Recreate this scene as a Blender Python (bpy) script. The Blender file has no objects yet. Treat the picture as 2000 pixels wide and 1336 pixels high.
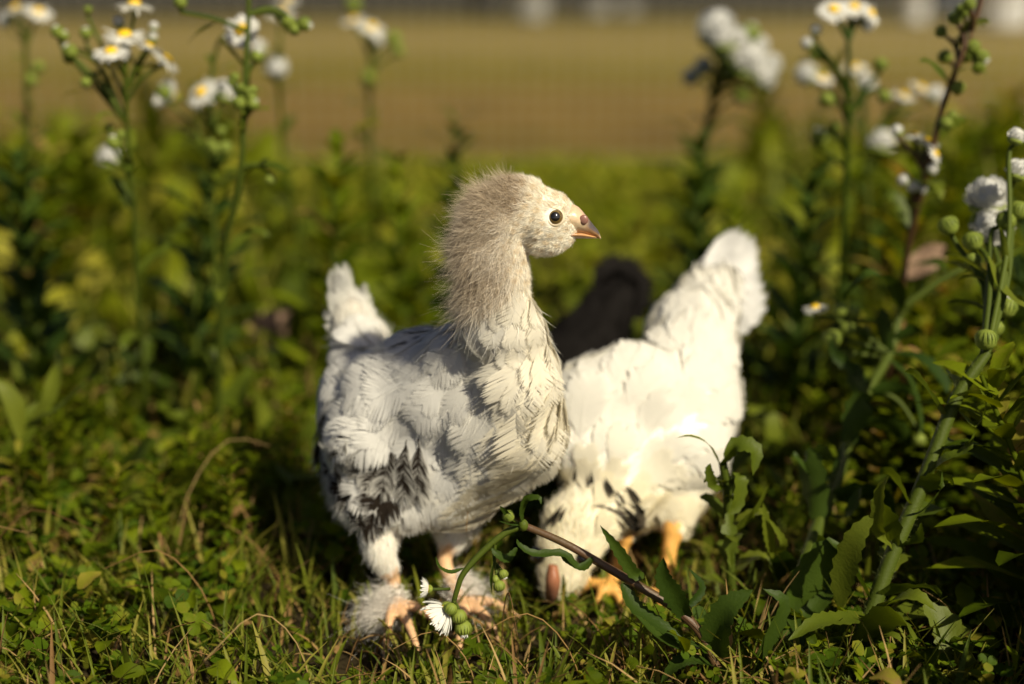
import bpy, math
import numpy as np
from mathutils import Vector

# ------------------------------------------------------------------ camera, sky, sun, exposure
H = 0.284; PITCH = math.radians(13.9); FPX = 2778.0      # camera height, pitch, 50 mm lens on a 2000 px wide frame
SC = bpy.context.scene
COL = SC.collection
cam_d = bpy.data.cameras.new('camera'); cam = bpy.data.objects.new('camera', cam_d); COL.objects.link(cam)
cam_d.lens = 50; cam_d.sensor_width = 36; cam_d.clip_start = 0.01; cam_d.clip_end = 500
cam.location = (0, 0, H); cam.rotation_euler = (math.radians(90) - PITCH, 0, 0)
cam_d.dof.use_dof = True; cam_d.dof.focus_distance = 0.572; cam_d.dof.aperture_fstop = 3.9
cam_d.dof.aperture_blades = 0
SC.camera = cam
SUN_EL = math.radians(41); SUN_AZ = math.radians(-52)     # azimuth from +X towards -Y
sd = Vector((math.cos(SUN_EL) * math.cos(SUN_AZ), math.cos(SUN_EL) * math.sin(SUN_AZ), math.sin(SUN_EL)))
w = bpy.data.worlds.new('World'); SC.world = w; w.use_nodes = True
nt = w.node_tree; bg = nt.nodes['Background']
sky = nt.nodes.new('ShaderNodeTexSky'); sky.sky_type = 'NISHITA'; sky.sun_disc = False
sky.sun_elevation = SUN_EL; sky.sun_rotation = math.atan2(sd.x, sd.y)
nt.links.new(sky.outputs[0], bg.inputs[0]); bg.inputs[1].default_value = 0.05; sky.dust_density = 2.2; sky.air_density = .45; sky.ozone_density = .3
sl = bpy.data.lights.new('sun', 'SUN'); sl.energy = 5.0; sl.angle = math.radians(0.5); sl.color = (1, .90, .68)
so = bpy.data.objects.new('sun', sl); COL.objects.link(so); so.rotation_euler = (-sd).to_track_quat('-Z', 'Y').to_euler()
so.location = (1, -1, 2)
SC.view_settings.view_transform = 'Standard'; SC.view_settings.look = 'None'
SC.view_settings.exposure = 0.30; SC.view_settings.gamma = 1
SC.cycles.use_denoising = True
SC.cycles.max_bounces = 6; SC.cycles.transparent_max_bounces = 8

# ------------------------------------------------------------------ geometry helpers
RNG = np.random.default_rng(7)
CAM = np.array([0, 0, H]); FW = np.array([0, math.cos(PITCH), -math.sin(PITCH)]); UP = np.array([0, math.sin(PITCH), math.cos(PITCH)]); RT = np.array([1., 0, 0])
def ray(px, py): return FW + RT * (px - 1000) / FPX + UP * (668 - py) / FPX
def Q(px, py, Y):                       # world point at forward distance Y
    d = ray(px, py); return CAM + d * (Y / d[1])
def G(px, py, z=0.0):                   # world point on the ground
    d = ray(px, py); return CAM + d * ((z - H) / d[2])
def dep(P): return (np.asarray(P) - CAM) @ FW
def pix(P):
    v = np.asarray(P) - CAM; d = v @ FW
    return np.stack([1000 + FPX * (v @ RT) / d, 668 - FPX * (v @ UP) / d], -1)
def m(r_px, P): return r_px * dep(P) / FPX     # pixels to metres at a point
def nrm(v): v = np.asarray(v, float); return v / np.maximum(np.linalg.norm(v, axis=-1, keepdims=True), 1e-9)

class MB:
    def __init__(s): s.V = []; s.F = []; s.C = []; s.n = 0
    def add(s, V, F, C=None):
        V = np.asarray(V, float).reshape(-1, 3); s.V.append(V); s.F.append(np.asarray(F, int).reshape(-1, 4) + s.n); s.n += len(V)
        if C is None: C = np.ones((len(V), 3))
        C = np.asarray(C, float)
        if C.ndim == 1: C = np.tile(C, (len(V), 1))
        s.C.append(C)
    def build(s, name, mat, parent=None, smooth=True, cols=False, origin=None):
        V = np.concatenate(s.V); F = np.concatenate(s.F)
        return mk(name, V, F, mat, parent, smooth, np.concatenate(s.C) if cols else None, origin)
def mk(name, V, F, mat, parent=None, smooth=True, C=None, origin=None):
    me = bpy.data.meshes.new(name)
    org = np.zeros(3)
    if parent is not None: org = np.array(parent['_o']) if '_o' in parent else np.zeros(3)
    elif origin is not None: org = np.asarray(origin, float)
    V = V - org
    me.vertices.add(len(V)); me.vertices.foreach_set('co', V.astype(np.float32).ravel())
    me.loops.add(len(F) * 4); me.loops.foreach_set('vertex_index', F.astype(np.int32).ravel())
    me.polygons.add(len(F)); me.polygons.foreach_set('loop_start', np.arange(0, len(F) * 4, 4, dtype=np.int32))
    me.polygons.foreach_set('loop_total', np.full(len(F), 4, np.int32))
    me.polygons.foreach_set('use_smooth', np.full(len(F), smooth, bool))
    me.update(calc_edges=True); me.validate()
    if C is not None and len(me.vertices) == len(V):
        a = me.color_attributes.new('Col', 'FLOAT_COLOR', 'POINT')
        a.data.foreach_set('color', np.concatenate([C, np.ones((len(C), 1))], 1).astype(np.float32).ravel())
    me.materials.append(mat)
    o = bpy.data.objects.new(name, me); COL.objects.link(o)
    if parent is not None: o.parent = parent; o['_o'] = list(map(float, org))
    else: o.location = org; o['_o'] = list(map(float, org))
    return o
def thing(name, label, cat, loc, group=None):
    o = bpy.data.objects.new(name, None); COL.objects.link(o); o.location = loc; o.empty_display_size = .01
    o['_o'] = [float(x) for x in loc]; o['label'] = label; o['category'] = cat
    if group: o['group'] = group
    return o
def tag(o, label, cat, group=None):
    o['label'] = label; o['category'] = cat
    if group: o['group'] = group
    return o

def grid_faces(nu, nv, wrap=False):
    f = []
    for i in range(nu - 1):
        for j in range(nv if wrap else nv - 1):
            k = (j + 1) % nv; f.append((i * nv + j, i * nv + k, (i + 1) * nv + k, (i + 1) * nv + j))
    return np.array(f)
def catmull(P, n):
    P = np.asarray(P, float)
    if len(P) == 2: t = np.linspace(0, 1, n)[:, None]; return P[0] * (1 - t) + P[1] * t
    E = np.vstack([2 * P[0] - P[1], P, 2 * P[-1] - P[-2]]); out = []
    for u in np.linspace(0, len(P) - 1, n):
        i = min(int(u), len(P) - 2); t = u - i; a, b, c, d = E[i:i + 4]
        out.append(.5 * (2 * b + (c - a) * t + (2 * a - 5 * b + 4 * c - d) * t * t + (3 * b - a - 3 * c + d) * t ** 3))
    return np.array(out)
def tube(P, r, n=None, sides=7, C=None, ridge=0.0):
    n = n or max(4, 3 * len(P)); r = np.interp(np.linspace(0, 1, n), np.linspace(0, 1, len(np.atleast_1d(r))), np.atleast_1d(r))
    c = catmull(P, n); T = nrm(np.gradient(c, axis=0)); ref = np.array([.3, 1, .2]); A = nrm(np.cross(T, ref)); B = np.cross(T, A)
    th = np.linspace(0, 2 * np.pi, sides, endpoint=False)
    rr = r[:, None] * (1 + ridge * np.cos(th * 5)[None])
    V = c[:, None] + rr[..., None] * (np.cos(th)[None, :, None] * A[:, None] + np.sin(th)[None, :, None] * B[:, None])
    return V.reshape(-1, 3), grid_faces(n, sides, True)
def lathe(c, ax, prof, sides=10):       # prof: (radius, height) rows
    ax = nrm(ax); A = nrm(np.cross(ax, [.31, .5, .8])); B = np.cross(ax, A); th = np.linspace(0, 2 * np.pi, sides, endpoint=False)
    V = [c + ax * h + r * (math.cos(t) * A + math.sin(t) * B) for r, h in prof for t in th]
    return np.array(V), grid_faces(len(prof), sides, True)
def leaf(P, hw, nrm_hint, n=14, teeth=0.0, fold=.25, wave=0.0, rng=RNG, prof=None, lobes=0.0):
    c = catmull(P, n); T = nrm(np.gradient(c, axis=0)); N = nrm(np.asarray(nrm_hint, float)); S = nrm(np.cross(T, N)); N2 = np.cross(S, T)
    s = np.linspace(0, 1, n)
    wv = (np.sin(np.pi * np.clip(s * .97 + .03, 0, 1) ** .85) ** .8) if prof is None else np.interp(s, np.linspace(0, 1, len(prof)), prof)
    wv = wv * (1 + teeth * (np.arange(n) % 2 * 2 - 1) * 1.0) * (1 + lobes * np.sin(s * 22))
    wv[-1] = .02; cols = np.array([-1, -.5, 0, .5, 1.]); V = []
    ph = rng.random() * 6
    for i in range(n):
        for q in cols:
            V.append(c[i] + S[i] * q * hw * wv[i] + N2[i] * (abs(q) * fold * hw * wv[i] + wave * hw * math.sin(s[i] * 9 + ph + q * 2) * abs(q)))
    return np.array(V), grid_faces(n, 5)
def instance(V, F, P, R, S):            # (n,3) template; P (k,3), R (k,3,3) columns are axes, S (k,) or (k,3)
    k = len(P); S = np.asarray(S, float); S = S[:, None] * np.ones(3) if S.ndim == 1 else S
    W = np.einsum('kij,knj->kni', R, V[None] * S[:, None]) + P[:, None]
    return W.reshape(-1, 3), (F[None] + (np.arange(k) * len(V))[:, None, None]).reshape(-1, 4)
def rotz_tilt(k, tilt, rng):
    a = rng.random(k) * 2 * np.pi; t = tilt * rng.random(k) ** .7; b = rng.random(k) * 2 * np.pi
    Z = np.stack([np.sin(t) * np.cos(b), np.sin(t) * np.sin(b), np.cos(t)], -1); X0 = np.stack([np.cos(a), np.sin(a), 0 * a], -1)
    Y = nrm(np.cross(Z, X0)); X = np.cross(Y, Z); return np.stack([X, Y, Z], -1)

# ------------------------------------------------------------------ materials
def new_mat(name):
    ma = bpy.data.materials.new(name); ma.use_nodes = True; nt = ma.node_tree; return ma, nt, nt.nodes['Principled BSDF'], nt.nodes['Material Output']
def trans_mix(nt, bs, out, colsock, fac, tint=None):
    tr = nt.nodes.new('ShaderNodeBsdfTranslucent'); mx = nt.nodes.new('ShaderNodeMixShader'); mx.inputs[0].default_value = fac
    if tint:
        mm = nt.nodes.new('ShaderNodeMix'); mm.data_type = 'RGBA'; mm.blend_type = 'MULTIPLY'; mm.inputs[0].default_value = 1
        nt.links.new(colsock, mm.inputs[6]); mm.inputs[7].default_value = (*tint, 1); nt.links.new(mm.outputs[2], tr.inputs[0])
    else: nt.links.new(colsock, tr.inputs[0])
    nt.links.new(bs.outputs[0], mx.inputs[1]); nt.links.new(tr.outputs[0], mx.inputs[2]); nt.links.new(mx.outputs[0], out.inputs[0])
def col_mat(name, rough=.8, spec=.2, trans=0.0, sss=0.0, noise=0.0):
    ma, nt, bs, out = new_mat(name); a = nt.nodes.new('ShaderNodeVertexColor'); a.layer_name = 'Col'
    sock = a.outputs[0]
    if noise:
        tc = nt.nodes.new('ShaderNodeTexCoord'); nz = nt.nodes.new('ShaderNodeTexNoise'); nz.inputs['Scale'].default_value = 450
        nt.links.new(tc.outputs['Object'], nz.inputs[0])
        mr = nt.nodes.new('ShaderNodeMapRange'); mr.inputs[3].default_value = 1 - noise; mr.inputs[4].default_value = 1 + noise * .4; nt.links.new(nz.outputs[0], mr.inputs[0])
        mm = nt.nodes.new('ShaderNodeMix'); mm.data_type = 'RGBA'; mm.blend_type = 'MULTIPLY'; mm.inputs[0].default_value = 1
        nt.links.new(sock, mm.inputs[6]); nt.links.new(mr.outputs[0], mm.inputs[7]); sock = mm.outputs[2]
        bp = nt.nodes.new('ShaderNodeBump'); bp.inputs[0].default_value = .4; bp.inputs['Distance'].default_value = .0006; nt.links.new(nz.outputs[0], bp.inputs['Height']); nt.links.new(bp.outputs[0], bs.inputs['Normal'])
    nt.links.new(sock, bs.inputs['Base Color']); bs.inputs['Roughness'].default_value = rough; bs.inputs['Specular IOR Level'].default_value = spec
    if sss: bs.inputs['Subsurface Weight'].default_value = sss; bs.inputs['Subsurface Scale'].default_value = .003; bs.inputs['Subsurface Radius'].default_value = (1, .4, .2)
    if trans: trans_mix(nt, bs, out, sock, trans)
    return ma
def ramp_mat(name, stops, rough=.5, spec=.4, trans=.3, scale=120, tint=(1.3, 1.25, .5), vein=False):
    """leaf colour varies from leaf to leaf (per island) and a little within each leaf"""
    ma, nt, bs, out = new_mat(name); g = nt.nodes.new('ShaderNodeNewGeometry'); tc = nt.nodes.new('ShaderNodeTexCoord'); nz = nt.nodes.new('ShaderNodeTexNoise')
    nz.inputs['Scale'].default_value = scale; nt.links.new(tc.outputs['Object'], nz.inputs[0])
    ad = nt.nodes.new('ShaderNodeMath'); ad.operation = 'MULTIPLY_ADD'; ad.inputs[1].default_value = .35; nt.links.new(nz.outputs[0], ad.inputs[0])
    sb = nt.nodes.new('ShaderNodeMath'); sb.operation = 'SUBTRACT'; sb.inputs[1].default_value = .17
    nt.links.new(g.outputs['Random Per Island'], ad.inputs[2]); nt.links.new(ad.outputs[0], sb.inputs[0])
    cr = nt.nodes.new('ShaderNodeValToRGB'); nt.links.new(sb.outputs[0], cr.inputs[0]); el = cr.color_ramp.elements
    el[0].position, el[0].color = stops[0][0], (*stops[0][1], 1); el[1].position, el[1].color = stops[-1][0], (*stops[-1][1], 1)
    for p, c in stops[1:-1]: e = el.new(p); e.color = (*c, 1)
    nt.links.new(cr.outputs[0], bs.inputs['Base Color']); bs.inputs['Roughness'].default_value = rough; bs.inputs['Specular IOR Level'].default_value = spec
    bp = nt.nodes.new('ShaderNodeBump'); bp.inputs[0].default_value = .35; bp.inputs['Distance'].default_value = .0005; n2 = nt.nodes.new('ShaderNodeTexNoise'); n2.inputs['Scale'].default_value = 900
    nt.links.new(tc.outputs['Object'], n2.inputs[0]); nt.links.new(n2.outputs[0], bp.inputs['Height']); nt.links.new(bp.outputs[0], bs.inputs['Normal'])
    if trans: trans_mix(nt, bs, out, cr.outputs[0], trans, tint)
    return ma
M_feather = col_mat('feather', .8, .1, .45)
M_down = col_mat('down', .8, .15, .3)
M_skin = col_mat('skin', .55, .35, 0, .15, .25)
M_beak = col_mat('beak', .35, .5, 0, .1, .12)
M_petal = ramp_mat('petal', [(0, (.72, .72, .70)), (1, (.86, .85, .80))], .7, .2, .35, tint=(1, 1, .95))
M_disc = ramp_mat('flower_disc', [(0, (.62, .36, .01)), (1, (.80, .55, .02))], .7, .2, 0)
M_bud = ramp_mat('bud', [(0, (.12, .17, .02)), (1, (.26, .31, .05))], .6, .3, .15)
M_budwhite = ramp_mat('bud_tip', [(0, (.55, .58, .38)), (1, (.75, .76, .58))], .7, .2, .2, tint=(1, 1, .8))
G_LEAF = [(0, (.045, .072, .006)), (.5, (.085, .115, .008)), (1, (.14, .165, .014))]
M_leaf = ramp_mat('leaf', G_LEAF, .5, .22, .35)
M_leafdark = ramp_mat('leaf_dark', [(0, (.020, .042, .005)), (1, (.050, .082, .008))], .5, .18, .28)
M_leaflight = ramp_mat('leaf_light', [(0, (.11, .18, .035)), (1, (.17, .25, .055))], .5, .4, .4)
M_stem = ramp_mat('stem', [(0, (.030, .046, .004)), (1, (.07, .095, .008))], .6, .2, 0, 60)
M_stembrown = ramp_mat('stem_brown', [(0, (.045, .022, .008)), (.55, (.085, .042, .018)), (1, (.06, .07, .014))], .5, .4, 0, 90)
M_clover = ramp_mat('clover_leaf', [(0, (.035, .070, .003)), (.5, (.070, .120, .004)), (.85, (.13, .175, .007)), (1, (.22, .19, .02))], .6, .12, .42, tint=(1.4, 1.25, .3))
M_grass = ramp_mat('grass_blade', [(0, (.06, .09, .008)), (.6, (.13, .155, .012)), (1, (.26, .23, .04))], .5, .15, .3)
M_straw = ramp_mat('straw', [(0, (.12, .06, .02)), (.5, (.25, .15, .05)), (1, (.38, .26, .11))], .7, .2, .15, tint=(1, .9, .7))
M_under = ramp_mat('undergrowth_leaf', [(0, (.04, .065, .002)), (.45, (.10, .135, .004)), (.78, (.16, .205, .006)), (.92, (.26, .23, .03)), (1, (.30, .18, .07))], .6, .08, .42, tint=(1.4, 1.2, .3))
M_meadow = ramp_mat('meadow_leaf', [(0, (.12, .155, .004)), (.6, (.21, .24, .008)), (1, (.32, .29, .03))], .6, .2, .42, tint=(1.3, 1.2, .3))
M_deadleaf = ramp_mat('dead_leaf', [(0, (.20, .12, .07)), (1, (.38, .26, .18))], .7, .2, .25, 40, tint=(1, .85, .7))
def plain(name, c, rough=.5, spec=.5, metal=0, coat=0):
    ma, nt, bs, out = new_mat(name); tc = nt.nodes.new('ShaderNodeTexCoord'); nz = nt.nodes.new('ShaderNodeTexNoise'); nz.inputs['Scale'].default_value = 30; nt.links.new(tc.outputs['Object'], nz.inputs[0])
    cr = nt.nodes.new('ShaderNodeValToRGB'); cr.color_ramp.elements[0].color = (*[x * .85 for x in c], 1); cr.color_ramp.elements[1].color = (*[min(1, x * 1.1) for x in c], 1)
    nt.links.new(nz.outputs[0], cr.inputs[0]); nt.links.new(cr.outputs[0], bs.inputs[0]); bs.inputs['Roughness'].default_value = rough; bs.inputs['Specular IOR Level'].default_value = spec
    bs.inputs['Metallic'].default_value = metal; bs.inputs['Coat Weight'].default_value = coat; return ma
M_eye = plain('eye_pupil', (.006, .005, .004), .06, .6, 0, 1)
M_iris = plain('eye_iris', (.13, .085, .025), .2, .5, 0, 1)
M_white = plain('white_plastic', (.62, .62, .62), .5); M_greyw = plain('grey_plastic', (.30, .30, .29), .6); M_black = plain('black_plastic', (.02, .02, .02), .6); M_wire = plain('wire', (.34, .30, .22), .4, .5, .6)
M_bluegrey = plain('blue_plastic', (.06, .08, .12), .5)

# ------------------------------------------------------------------ ground
def ground_mat():
    ma, nt, bs, out = new_mat('ground_soil'); tc = nt.nodes.new('ShaderNodeTexCoord'); sp = nt.nodes.new('ShaderNodeSeparateXYZ'); nt.links.new(tc.outputs['Object'], sp.inputs[0])
    nz = nt.nodes.new('ShaderNodeTexNoise'); nz.inputs['Scale'].default_value = 1.1; nz.inputs['Detail'].default_value = 3
    mp = nt.nodes.new('ShaderNodeMapping'); mp.inputs['Scale'].default_value = (.55, 1.3, 1); nt.links.new(tc.outputs['Object'], mp.inputs[0]); nt.links.new(mp.outputs[0], nz.inputs[0])
    # distance plus a wandering noise picks the kind of ground: soil under the weeds, bare brown earth, straw, worn grass, then a dark far strip
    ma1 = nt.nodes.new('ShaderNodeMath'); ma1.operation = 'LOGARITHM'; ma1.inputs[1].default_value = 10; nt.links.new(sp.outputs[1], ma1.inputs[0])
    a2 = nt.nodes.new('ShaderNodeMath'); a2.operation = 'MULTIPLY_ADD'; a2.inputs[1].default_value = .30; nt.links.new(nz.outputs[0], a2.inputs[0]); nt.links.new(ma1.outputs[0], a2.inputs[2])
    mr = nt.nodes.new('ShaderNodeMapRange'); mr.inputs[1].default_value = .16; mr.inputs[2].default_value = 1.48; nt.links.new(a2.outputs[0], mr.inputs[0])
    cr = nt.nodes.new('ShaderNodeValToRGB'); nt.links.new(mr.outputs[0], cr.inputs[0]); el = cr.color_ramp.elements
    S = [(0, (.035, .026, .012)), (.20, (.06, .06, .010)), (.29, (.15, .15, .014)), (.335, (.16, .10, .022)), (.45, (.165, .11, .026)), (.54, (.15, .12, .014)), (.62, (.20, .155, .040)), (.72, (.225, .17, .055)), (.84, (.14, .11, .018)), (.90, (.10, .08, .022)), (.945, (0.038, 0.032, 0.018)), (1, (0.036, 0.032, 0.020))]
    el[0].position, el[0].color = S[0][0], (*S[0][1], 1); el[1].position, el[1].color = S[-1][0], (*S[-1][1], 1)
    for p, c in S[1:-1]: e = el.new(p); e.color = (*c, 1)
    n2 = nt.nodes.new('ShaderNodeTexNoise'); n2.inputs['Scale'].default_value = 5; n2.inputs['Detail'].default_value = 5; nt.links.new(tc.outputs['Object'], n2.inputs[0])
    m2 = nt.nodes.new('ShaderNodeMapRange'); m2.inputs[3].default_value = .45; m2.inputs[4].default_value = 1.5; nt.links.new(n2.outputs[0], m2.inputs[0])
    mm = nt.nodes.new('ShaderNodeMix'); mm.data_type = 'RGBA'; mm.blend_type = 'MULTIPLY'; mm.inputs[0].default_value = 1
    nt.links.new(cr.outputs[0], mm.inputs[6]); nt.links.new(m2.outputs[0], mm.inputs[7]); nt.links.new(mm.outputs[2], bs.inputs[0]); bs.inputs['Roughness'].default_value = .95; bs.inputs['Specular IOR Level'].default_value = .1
    bp = nt.nodes.new('ShaderNodeBump'); bp.inputs['Distance'].default_value = .01; nt.links.new(n2.outputs[0], bp.inputs['Height']); nt.links.new(bp.outputs[0], bs.inputs['Normal'])
    return ma
def build_ground():
    xs = np.concatenate([-np.geomspace(200, .6, 24), np.linspace(-.55, .55, 45), np.geomspace(.6, 200, 24)]); ys = np.concatenate([[-60, -8, -1.5, 0], np.linspace(.3, 2.4, 85), np.geomspace(2.6, 400, 34)])
    X, Yg = np.meshgrid(xs, ys); Z = .004 * np.sin(X * 23 + 1.3 * Yg * 7) * np.sin(Yg * 19 + 2) * np.exp(-np.maximum(Yg - 2, 0)) * (np.abs(X) < 2)
    V = np.stack([X, Yg, Z - .002], -1).reshape(-1, 3); F = grid_faces(len(ys), len(xs))
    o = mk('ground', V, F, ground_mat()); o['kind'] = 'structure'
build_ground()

# ------------------------------------------------------------------ birds
def sphere_t(n=10, mm=14):
    th = np.linspace(0, np.pi, n); V = []
    for t in th:
        for p in np.linspace(0, 2 * np.pi, mm, endpoint=False): V.append((math.sin(t) * math.cos(p), math.sin(t) * math.sin(p), math.cos(t)))
    return np.array(V), grid_faces(n, mm, True)
SPH = sphere_t()
def fuse(V, F, voxel, smooth):
    me = bpy.data.meshes.new('tmp'); me.from_pydata(V.tolist(), [], F.tolist()); me.validate(); o = bpy.data.objects.new('tmp', me); COL.objects.link(o)
    rm = o.modifiers.new('r', 'REMESH'); rm.mode = 'VOXEL'; rm.voxel_size = voxel
    sm = o.modifiers.new('s', 'SMOOTH'); sm.factor = .5; sm.iterations = smooth
    dg = bpy.context.evaluated_depsgraph_get(); ev = o.evaluated_get(dg); e = ev.to_mesh(); n = len(e.vertices)
    V = np.zeros(n * 3, np.float32); e.vertices.foreach_get('co', V); N = np.zeros(n * 3, np.float32); e.vertices.foreach_get('normal', N)
    F = np.array([list(p.vertices) if len(p.vertices) == 4 else list(p.vertices) + [p.vertices[-1]] for p in e.polygons])
    ev.to_mesh_clear(); bpy.data.objects.remove(o); bpy.data.meshes.remove(me); return V.reshape(-1, 3).astype(float), N.reshape(-1, 3).astype(float), F
def blob_mesh(blobs, chains, voxel=.0012, smooth=10, head=0, coarse=.003, csmooth=14):
    """soft ellipsoids fused and smoothed into a trunk, then limbs and head added: one continuous skin"""
    def ell(mb, b):
        px, py, Y, rx, ry, rz = b[:6]; rot = math.radians(b[6] if len(b) > 6 else 0); c = Q(px, py, Y); k = dep(c) / FPX
        ax = RT * math.cos(rot) + UP * math.sin(rot); ay = -RT * math.sin(rot) + UP * math.cos(rot)
        mb.add(c + SPH[0][:, :1] * ax * rx * k + SPH[0][:, 1:2] * ay * ry * k + SPH[0][:, 2:] * FW * rz * k, SPH[1])
    mb = MB(); [ell(mb, b) for b in blobs[head:]]; V, N, F = fuse(np.concatenate(mb.V), np.concatenate(mb.F), coarse, csmooth)
    mb = MB(); mb.add(V, F); [ell(mb, b) for b in blobs[:head]]; cc = []
    for P, r in chains:
        P = np.asarray(P); n = int(np.linalg.norm(np.diff(P, axis=0), axis=1).sum() / (min(r) * .35)) + 3
        c = catmull(P, n); rr = np.interp(np.linspace(0, 1, n), np.linspace(0, 1, len(r)), r)
        for q, e in zip(c, rr): mb.add(q + SPH[0] * e, SPH[1])
        cc.append((c, rr))
    V, N, F = fuse(np.concatenate(mb.V), np.concatenate(mb.F), voxel, smooth); return V, N, F, cc
def sample(V, N, F, n, rng):
    A = np.linalg.norm(np.cross(V[F[:, 2]] - V[F[:, 0]], V[F[:, 3]] - V[F[:, 1]]), axis=1); f = rng.choice(len(F), n, p=A / A.sum())
    u, v = rng.random(n)[:, None], rng.random(n)[:, None]; a, b, c, d = [F[f, i] for i in range(4)]
    L = lambda W: (W[a] * (1 - u) + W[b] * u) * (1 - v) + (W[d] * (1 - u) + W[c] * u) * v
    return L(V), nrm(L(N))
def poisson(P, r):
    keep = []; cell = {}
    for i, p in enumerate(P):
        k = tuple(np.floor(p / r).astype(int)); ok = True
        for dx in (-1, 0, 1):
            for dy in (-1, 0, 1):
                for dz in (-1, 0, 1):
                    for j in cell.get((k[0] + dx, k[1] + dy, k[2] + dz), ()):
                        if ((P[j] - p) ** 2).sum() < r * r: ok = False; break
                    if not ok: break
                if not ok: break
            if not ok: break
        if ok: keep.append(i); cell.setdefault(k, []).append(i)
    return np.array(keep)
def flow(P, N, anchors):
    """direction the plumage lies in, from a few anchor strokes, made tangent to the skin"""
    A = np.array(anchors, float); uv = pix(P); d2 = ((uv[:, None] - A[None, :, :2]) ** 2).sum(-1) + 900; wt = 1 / d2 ** 1.6; wt /= wt.sum(1, keepdims=True)
    D = wt @ A[:, 2:4]; bk = wt @ (A[:, 4] if A.shape[1] > 4 else np.zeros(len(A)))
    d = D[:, :1] * RT - D[:, 1:2] * UP + bk[:, None] * FW; d = d - (d * N).sum(1, keepdims=True) * N; return nrm(d)
def feather_template(rng, nb=26, loose=0.3, segs=3):
    V = []; F = []; s_ = []; u_ = []
    def strip(pts, wd, s, u):
        n0 = len(V)
        for p, w_, uu in zip(pts, wd, u):
            V.append(p + np.array([0, w_, 0])); V.append(p - np.array([0, w_, 0])); s_.extend([s, s]); u_.extend([uu, uu])
        for i in range(len(pts) - 1): F.append((n0 + 2 * i, n0 + 2 * i + 1, n0 + 2 * i + 3, n0 + 2 * i + 2))
    ts = np.array([0, .45, .84, 1.]) if segs == 3 else np.linspace(0, 1, segs + 1)
    for side in (-1, 1):
        grp = 0; k = 0
        for i in range(nb):
            if k <= 0: k = rng.integers(3, 8); grp = rng.normal() * .02
            k -= 1; s0 = .06 + .9 * i / nb; w_ = max(.06, 1 - abs(2 * s0 - .95) ** 2.6) ** .75; ln = 1 + loose * rng.normal() * .16
            dy = (.27 + .10 * (1 - s0)) * (1 + .12 * rng.normal() * loose) + grp * .7; pts = []
            zz = rng.normal() * .003 * (1 + loose)
            for t in ts: pts.append(np.array([side * w_ * t * ln, s0 + dy * t ** 1.3 * w_ ** .3, -.01 * t * t + zz * t + .012 * loose * rng.normal() * t]))
            bw = .80 / nb; strip(pts, [bw * 1.0, bw * 1.05, bw * .95, bw * .2][:segs + 1] if segs == 3 else np.linspace(1, .3, segs + 1) * bw, s0, np.abs(ts))
    n0 = len(V)                          # rachis
    for i, y in enumerate(np.linspace(-.08, .96, 5)):
        for q in (-1, 1): V.append(np.array([q * .045 * (1.1 - y * .8), y, .012])); s_.append(y); u_.append(0)
    for i in range(4): F.append((n0 + 2 * i, n0 + 2 * i + 1, n0 + 2 * i + 3, n0 + 2 * i + 2))
    return np.array(V), np.array(F), np.array(s_), np.array(u_)
def feathers(mb, T, P, N, D, L, W, lift, curl, colfn, rng, bvh=None, off=0.0):
    """place feathers: P root, N skin normal, D lie direction; with bvh each one is draped over the body from root to tip"""
    K = 7; sk = np.linspace(-.1, 1.3, K); C0 = P[:, None] + D[:, None] * (L[:, None, None] * sk[None, :, None]); NN = np.repeat(N[:, None], K, 1).copy()
    if bvh is not None:
        for i in range(len(P)):
            q = P[i]; hit = bvh.find_nearest(q); nn = np.array(hit[1]); q = np.array(hit[0]); d = D[i]; stp = L[i] * (sk[1] - sk[0]); off_ = off + (abs(off) > 0) * 0
            for k in range(K):
                C0[i, k] = q + nn * (off_ + .0007 * min(1, k / 2) + lift[i] * L[i] * max(0, sk[k])); NN[i, k] = nn
                d = d - nn * d.dot(nn); d = d / max(1e-9, np.linalg.norm(d)); h = bvh.find_nearest(q + d * stp); q = np.array(h[0]); n2 = nn * .5 + np.array(h[1]) * .5; nn = n2 / np.linalg.norm(n2)
    else: C0 = C0 + NN * ((lift[:, None] * sk[None] - curl[:, None] * sk[None] ** 2) * L[:, None])[..., None]
    TT = nrm(np.gradient(C0, axis=1)); BB = nrm(np.cross(TT, NN)); MM = np.cross(BB, TT)
    for ti in range(len(T)):
        V, F, s, u = T[ti]; idx = np.arange(len(P))[np.arange(len(P)) % len(T) == ti]
        if not len(idx): continue
        g = np.clip((V[:, 1] + .1) / 1.4 * (K - 1), 0, K - 1.001); k0 = g.astype(int); f = (g - k0)[None, :, None]
        I = lambda A: A[idx][:, k0] * (1 - f) + A[idx][:, k0 + 1] * f
        x = V[None, :, 0] * W[idx][:, None]; z = V[None, :, 2] * W[idx][:, None] * 1.2 - .02 * (V[None, :, 0] ** 2) * W[idx][:, None]
        R = I(C0) + x[..., None] * I(BB) + z[..., None] * I(MM)
        C = colfn(idx, s, u, R)
        mb.add(R.reshape(-1, 3), (F[None] + (np.arange(len(idx)) * len(V))[:, None, None]).reshape(-1, 4), C.reshape(-1, 3))
def body_bvh(V, F):
    from mathutils.bvhtree import BVHTree
    return BVHTree.FromPolygons(V.tolist(), F.tolist())
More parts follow.
